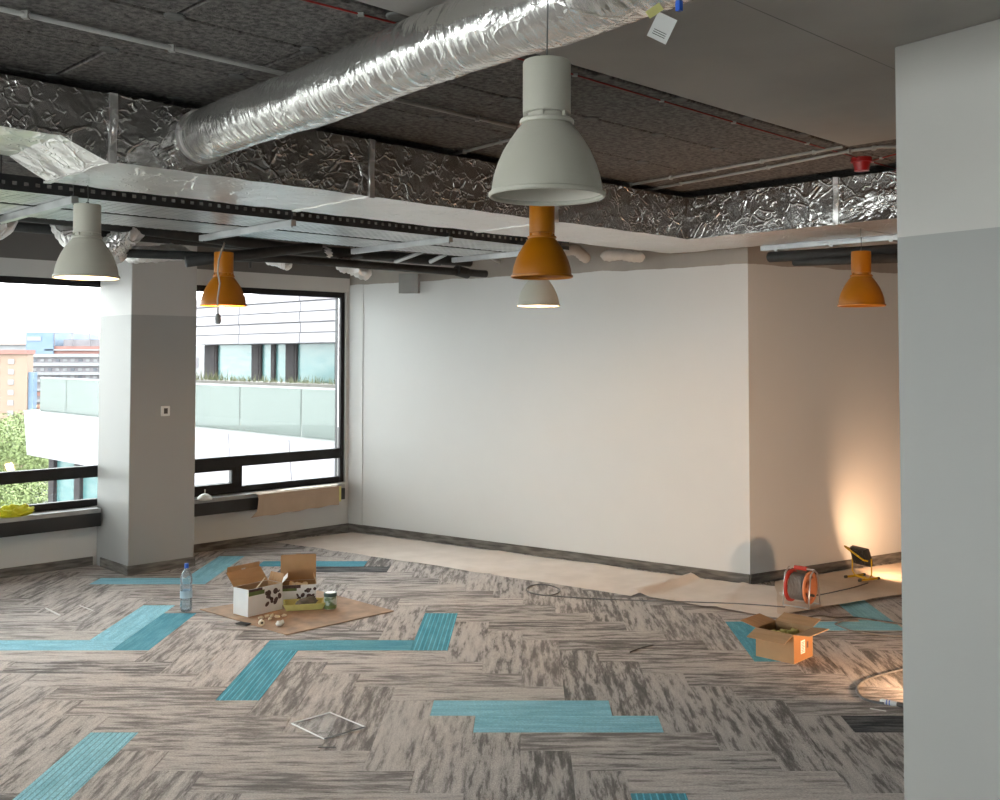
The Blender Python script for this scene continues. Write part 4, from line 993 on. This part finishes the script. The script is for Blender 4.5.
lump('folded_cloth', 'dark grey brown cloth heaped in the yellow tray', 'cloth', (q.x+.02, q.y+.045, ZC+.012), (.105, .06, .034), 'grey_cloth', 4.2)
# jar
q = P(329.5, 610)
jr = thing('paint_jar', 'small printed jar with dark green lid right of the yellow tray', 'jar', (q.x, q.y+.03, ZC))
MB().lathe([(0,0),(.045,0),(.048,.006),(.048,.085),(.044,.095),(0,.095)], 32).build('body', 'jar_body', jr, smooth=40)
MB().lathe([(.0485,.004),(.0485,.03)], 32).build('label_band', 'print_green', jr, smooth=True)
MB().lathe([(0,.122),(.049,.122),(.051,.118),(.051,.095),(0,.095)], 32).build('lid', 'dark_green', jr, smooth=40); MB().lathe([(0,.124),(.040,.1235)], 24).build('lid_label', 'white', jr)
# loose fittings in front
for k, (px, py, s, mt) in enumerate(((261, 620, (.024,.016,.012), 'cream'), (267, 618.5, (.022,.014,.012), 'cream'), (272, 618, (.020,.015,.014), 'cream'), (277, 619, (.024,.014,.012), 'cream'), (284, 617.5, (.022,.014,.010), 'cream'), (270, 621, (.018,.013,.010), 'cream'))):
    q = P(px, py); lump('plastic_fitting', 'cream plastic fitting in the loose row before the left open box', 'fitting', (q.x, q.y, ZC), s, mt, 50+k, 'cream fittings on the cardboard', 2)
q = P(280, 626.5); lump('white_pack', 'white rounded packet at the front of the cardboard', 'packet', (q.x, q.y, ZC), (.042,.026,.020), 'white', 61)
q = P(261.5, 626.5); rb = thing('tape_roll', 'small cream and dark roll left of the white packet', 'tape', (q.x, q.y, ZC), .6)
m = MB().lathe([(.009,-.012),(.021,-.012),(.021,.012),(.009,.012)], 24, closed=True); m.xf(Matrix.Translation((0,0,.021)) @ Matrix.Rotation(PI/2, 4, 'X')); m.build('roll', 'cream', rb, smooth=40)
m = MB().lathe([(0,-.010),(.009,-.010),(.009,.010),(0,.010)], 16); m.xf(Matrix.Translation((0,0,.021)) @ Matrix.Rotation(PI/2, 4, 'X')); m.build('core', 'dark_grey', rb)
q = P(243.5, 624.5); ph = thing('black_phone', 'thin black phone lying at the left front edge of the cardboard', 'phone', (q.x, q.y, .0005), math.radians(-28))
MB().box(-.055,.055,-.03,.03,0,.009).build('body', 'dark_grey', ph, bevel=.003); MB().box(-.05,.05,-.027,.027,.009,.0098).build('screen', 'frame', ph)

# ------------------------------------------------------------------ brown carton right
A_, B_, C_ = P(756, 656), P(794, 664.5), P(810, 655.5)
ang = math.atan2(B_.y-A_.y, B_.x-A_.x); LX, LY, H = (B_-A_).length, (C_-B_).length, .185
dx, dy = (B_-A_).normalized(), Vector((-(B_-A_).normalized().y, (B_-A_).normalized().x, 0))
ctr_ = A_ + dx*LX/2 + dy*LY/2; ctr_.z = .0005
ct = thing('cardboard_carton', 'open brown cardboard carton with spread flaps on the aqua carpet tile', 'box', ctr_, ang)
th_ = .004
MB().box(-LX/2, LX/2, -LY/2, LY/2, 0, th_).build('bottom', 'card', ct)
MB().box(-LX/2, LX/2, -LY/2, -LY/2+th_, th_, H).build('front_panel', 'card', ct); MB().box(-LX/2, LX/2, LY/2-th_, LY/2, th_, H).build('rear_panel', 'card', ct)
MB().box(-LX/2, -LX/2+th_, -LY/2+th_, LY/2-th_, th_, H).build('side_panel', 'card', ct); sp_ = MB().box(LX/2-th_, LX/2, -LY/2+th_, LY/2-th_, th_, H).build('side_panel', 'carton_side', ct)
def flap(pos, axis, ang_, wd, L_, nm='flap'):
    mx = Matrix.Translation(pos) @ Matrix.Rotation(axis, 4, 'Z') @ Matrix.Rotation(ang_, 4, 'X')
    MB().box(-wd/2, wd/2, 0, L_, -.002, .002).xf(mx).build(nm, 'card', ct)
flap((0, -LY/2, H), PI, -.30, LX-.004, .125); flap((0, LY/2, H), 0, .25, LX-.004, .125)
flap((LX/2, 0, H), -PI/2, .10, LY-.004, .12); flap((-LX/2, 0, H), PI/2, .22, LY-.004, .12)
lb_ = MB().box(LX/2, LX/2+.0012, -.035, .02, .045, .13).build('shipping_label', 'white', sp_)
for k in range(7): MB().box(LX/2+.0012, LX/2+.0018, -.028, .012-.004*(k % 3), .055+k*.010, .058+k*.010).build('label_line', 'dark_grey', sp_)
MB().box(LX/2, LX/2+.0012, .045, .065, .07, .11).build('printed_mark', 'print_dark', sp_)
for k in range(5): lump('packing_piece', 'yellowish crumpled piece inside the brown carton', 'packing', ctr_+Vector((-.06+k*.035, .02*(-1)**k+.02, .11)), (.035,.03,.03), 'yellow_tray', 70+k, 'pieces in the brown carton', 2)

# ------------------------------------------------------------------ cable reel
q = P(801, 609); q.z = .03
rl = thing('cable_reel', 'red and orange cable reel wound with grey cable on the kraft paper', 'cable reel', q, math.radians(-40))
Rr = .125; cz = .145
def ringx(x0, x1, r0, r1, nm, mt, cx_=0):
    m = MB().lathe([(r0, x0), (r1, x0), (r1, x1), (r0, x1)], 40, closed=True); m.xf(Matrix.Translation((0,0,cz)) @ Matrix.Rotation(PI/2, 4, 'Y')); return m.build(nm, mt, rl, smooth=40)
ringx(-.085, -.070, .095, Rr, 'flange_rim', 'reel_red'); ringx(.070, .082, .095, Rr, 'flange_rim', 'reel_orange')
ringx(-.085, .082, .030, .045, 'hub', 'reel_red'); ringx(.082, .098, .0, .075, 'socket_plate', 'reel_orange')
for s_, mt in ((-.078, 'reel_red'), (.076, 'reel_orange')):
    for k in range(5):
        a = 2*PI*k/5+.4
        MB().box(s_-.006, s_+.006, -.014, .014, .04, .10, Matrix.Translation((0,0,cz)) @ Matrix.Rotation(a, 4, 'X')).build('spoke', mt, rl)
m = MB(); pts = []
for i in range(520):
    a = i*2*PI/26; ly = i//260; x = (-.064 + (i % 260)/260*.128) * (1 if ly == 0 else -1); r = .085 + ly*.013
    pts.append((x, r*math.cos(a), cz+r*math.sin(a)))
m.tube(pts, .0068, 6).build('wound_cable', 'grey_cable', rl, smooth=True)
for s_ in (-.10, .11):
    MB().tube([(s_, -.10, .006), (s_, -.09, .10), (s_, -.06, .25), (s_, .0, .285), (s_, .06, .25), (s_, .09, .10), (s_, .10, .006)], .007, 8).build('stand_tube', 'galv', rl, smooth=True)
MB().tube([(-.10, .0, .285), (.11, 0, .285)], .007, 8).build('stand_tube', 'galv', rl); MB().tube([(-.10, -.10, .007), (.11, -.10, .007)], .007, 8).build('stand_tube', 'galv', rl); MB().tube([(-.10, .10, .007), (.11, .10, .007)], .007, 8).build('stand_tube', 'galv', rl)
MB().tube([(-.05, 0, .287), (.05, 0, .287)], .017, 12).build('handle_grip', 'reel_red', rl)
MB().tube([(.10, -.05, .10), (.135, -.05, .10)], .010, 10).build('crank_knob', 'dark_grey', rl)

# ------------------------------------------------------------------ work light
def work_light(q, rz, tilt, power, label):
    wl = thing('work_light', label, 'floodlight', q, math.radians(rz), 'yellow work lights'); tilt = math.radians(tilt)
    # local +y = beam direction
    for s_ in (-.085, .085):
        MB().tube([(s_, -.10, .010), (s_, .10, .010)], .010, 10).build('foot_tube', 'yellow', wl)
        for y in (-.105, .105): MB().tube([(s_, y-.012, .010), (s_, y+.012, .010)], .0125, 10).build('rubber_foot', 'dark_grey', wl)
    MB().tube([(-.085, 0, .012), (.085, 0, .012)], .010, 10).build('cross_tube', 'yellow', wl)
    for s_ in (-.115, .115): MB().tube([(s_*.75, 0, .015), (s_, 0, .05), (s_, 0, .19)], .006, 8).build('bracket_arm', 'yellow', wl, smooth=True)
    hm = Matrix.Translation((0, 0, .19)) @ Matrix.Rotation(tilt, 4, 'X')
    lh = MB().box(-.10, .10, -.022, .022, -.075, .085).xf(hm).build('lamp_housing', 'dark_grey', wl, bevel=.006)
    for k in range(7): MB().box(-.085+k*.028, -.080+k*.028, -.036, -.022, -.06, .07).xf(hm).build('cooling_fin', 'dark_grey', lh)
    MB().box(-.085, .085, .022, .0235, -.06, .07).xf(hm).build('light_panel', 'flood_led', lh)
    MB().tube([hm @ Vector(p) for p in ((-.09, -.028, .07), (-.12, -.05, .10), (-.08, -.075, .11), (0, -.075, .07), (.08, -.06, .01), (.10, -.03, -.01))], .008, 10).build('handle', 'yellow', wl, smooth=True)
    d = bpy.data.lights.new('floodlight_beam', 'AREA'); d.shape = 'RECTANGLE'; d.size = .16; d.size_y = .12; d.energy = power; d.color = (1, .60, .34); d.spread = math.radians(150)
    l = bpy.data.objects.new('floodlight_beam', d); C.objects.link(l); l.parent = wl
    l.matrix_local = hm @ Matrix.Translation((0, .03, 0)) @ Matrix.Rotation(PI/2, 4, 'X')
q = P(862, 582); q.z = .03
work_light(q, -64, 20, 6.5, 'black floodlight on a yellow tubular stand facing the angled wall')
work_light(Vector((2.50, 5.70, 0)), 8, 22, 12, 'second black floodlight standing on the carpet behind the partition')

# ------------------------------------------------------------------ cables on the floor
def smooth_path(pts, it=3):
    pts = [Vector(p) for p in pts]
    for _ in range(it):
        o = [pts[0]]
        for a, b in zip(pts[:-1], pts[1:]): o += [a.lerp(b, .25), a.lerp(b, .75)]
        o.append(pts[-1]); pts = o
    return pts
def fcable(name, px, r, mt, label, z=None, cat='cable'):
    pts = [P(p[0], p[1], (p[2] if len(p) > 2 else (r if z is None else z))) for p in px]
    return run(name, smooth_path(pts), r, mt, label, cat, 8)
fcable('extension_cable', [(785, 607, .05), (740, 603.5, .045), (690, 602, .035), (640, 600.5, .02), (600, 599), (565, 597), (535, 594.5), (524, 590), (532, 584.5), (548, 584.5), (561, 589), (558, 594), (545, 596), (530, 593)], .005, 'grey_cable', 'thin dark extension cable looping on the carpet beside the kraft paper')
fcable('work_light_cable', [(868, 583, .04), (852, 588, .04), (838, 591, .04), (825, 594, .04), (812, 596, .05)], .005, 'dark_grey', 'black cable from the work light to the reel')
fcable('floor_cable', [(804, 618, .03), (820, 615, .02), (835, 618), (850, 616.5), (880, 621), (925, 627)], .006, 'dark_grey', 'dark cable over the aqua tiles behind the carton', z=.006)
fcable('floor_cable', [(835, 624), (848, 618.5), (870, 619), (895, 624), (925, 624)], .006, 'grey_cable', 'grey cable loop crossing the aqua tile near the partition', z=.006)
fcable('floor_cable', [(835, 624), (850, 631), (880, 635), (925, 637.5)], .006, 'grey_cable', 'lower grey cable between the carton and the partition', z=.006)
fcable('floor_cable', [(925, 664), (900, 670), (880, 675), (862, 681), (856, 688), (860, 697), (870, 701), (884, 703.5)], .007, 'grey_cable', 'curled grey cable with white connector at the foot of the partition', z=.007)
q = P(889, 705); cn = thing('cable_connector', 'white translucent cable connector with black end by the partition foot', 'connector', (q.x, q.y, .014), math.radians(-38))
MB().tube([(-.05,0,0),(-.04,0,0),(.03,0,0),(.045,0,0)], [.008,.014,.014,.011], 14).build('sleeve', 'white', cn, smooth=40)
MB().tube([(.045,0,0),(.06,0,0),(.11,0,0),(.14,-.005,0)], [.011,.014,.014,.010], 14).build('plug', 'dark_grey', cn, smooth=40)
for s_ in (-.012, .004): MB().tube([(s_, 0, 0), (s_+.004, 0, 0)], .0148, 14).build('blue_ring', 'blue', cn)
tag(MB().tube([P(630, 652, .004), P(640, 648, .006), P(653, 645, .004)], .004, 6).build('wire_offcut', 'dark_grey'), 'short dark wire offcut on the carpet below the fold of the kraft paper', 'wire')
fcable('tile_strip', [(870, 708.5), (886, 711)], .003, 'white', 'small white strip beside the cable connector', cat='strip')

# clear square sheet with white edges
qs = [P(291.5, 724.5), P(330, 713.5), P(365, 728), P(324, 740)]
ctr = sum(qs, Vector())/4; fm = thing('clear_square_sheet', 'clear square plastic sheet with white edges lying on the near carpet', 'sheet', (ctr.x, ctr.y, 0))
ps = [Vector((p.x-ctr.x, p.y-ctr.y, .006)) for p in qs]
MB().prism([(p.x, p.y) for p in ps], .004, .006).build('clear_film', 'film', fm)
for i in range(4):
    a, b = ps[i], ps[(i+1) % 4]; MB().tube([a, b], .0035, 6).build('white_edge' if i != 2 else 'grey_edge', 'white' if i < 2 or i == 3 else 'grey_cable', fm)
a, b = P(318, 747.5), P(336, 747.5); tag(MB().box(-.045, .045, -.004, .004, 0, .003).build('dark_strip', 'dark_grey', loc=(a+b)/2), 'short dark strip on the carpet just below the clear sheet', 'strip')
a, b = P(46, 609), P(60, 616)
tag(MB().tube([(0,0,.005), (b-a)+Vector((0,0,.005))], .006, 6).build('white_stick', 'white', loc=a), 'thin white stick on the carpet at the left before the aqua zigzag', 'stick')
a, b = P(80, 606), P(93, 611)
tag(MB().tube([(0,0,.003), (b-a)+Vector((0,0,.003))], .003, 6).build('white_thread', 'white', loc=a), 'fainter thin white strip right of the white stick', 'strip')
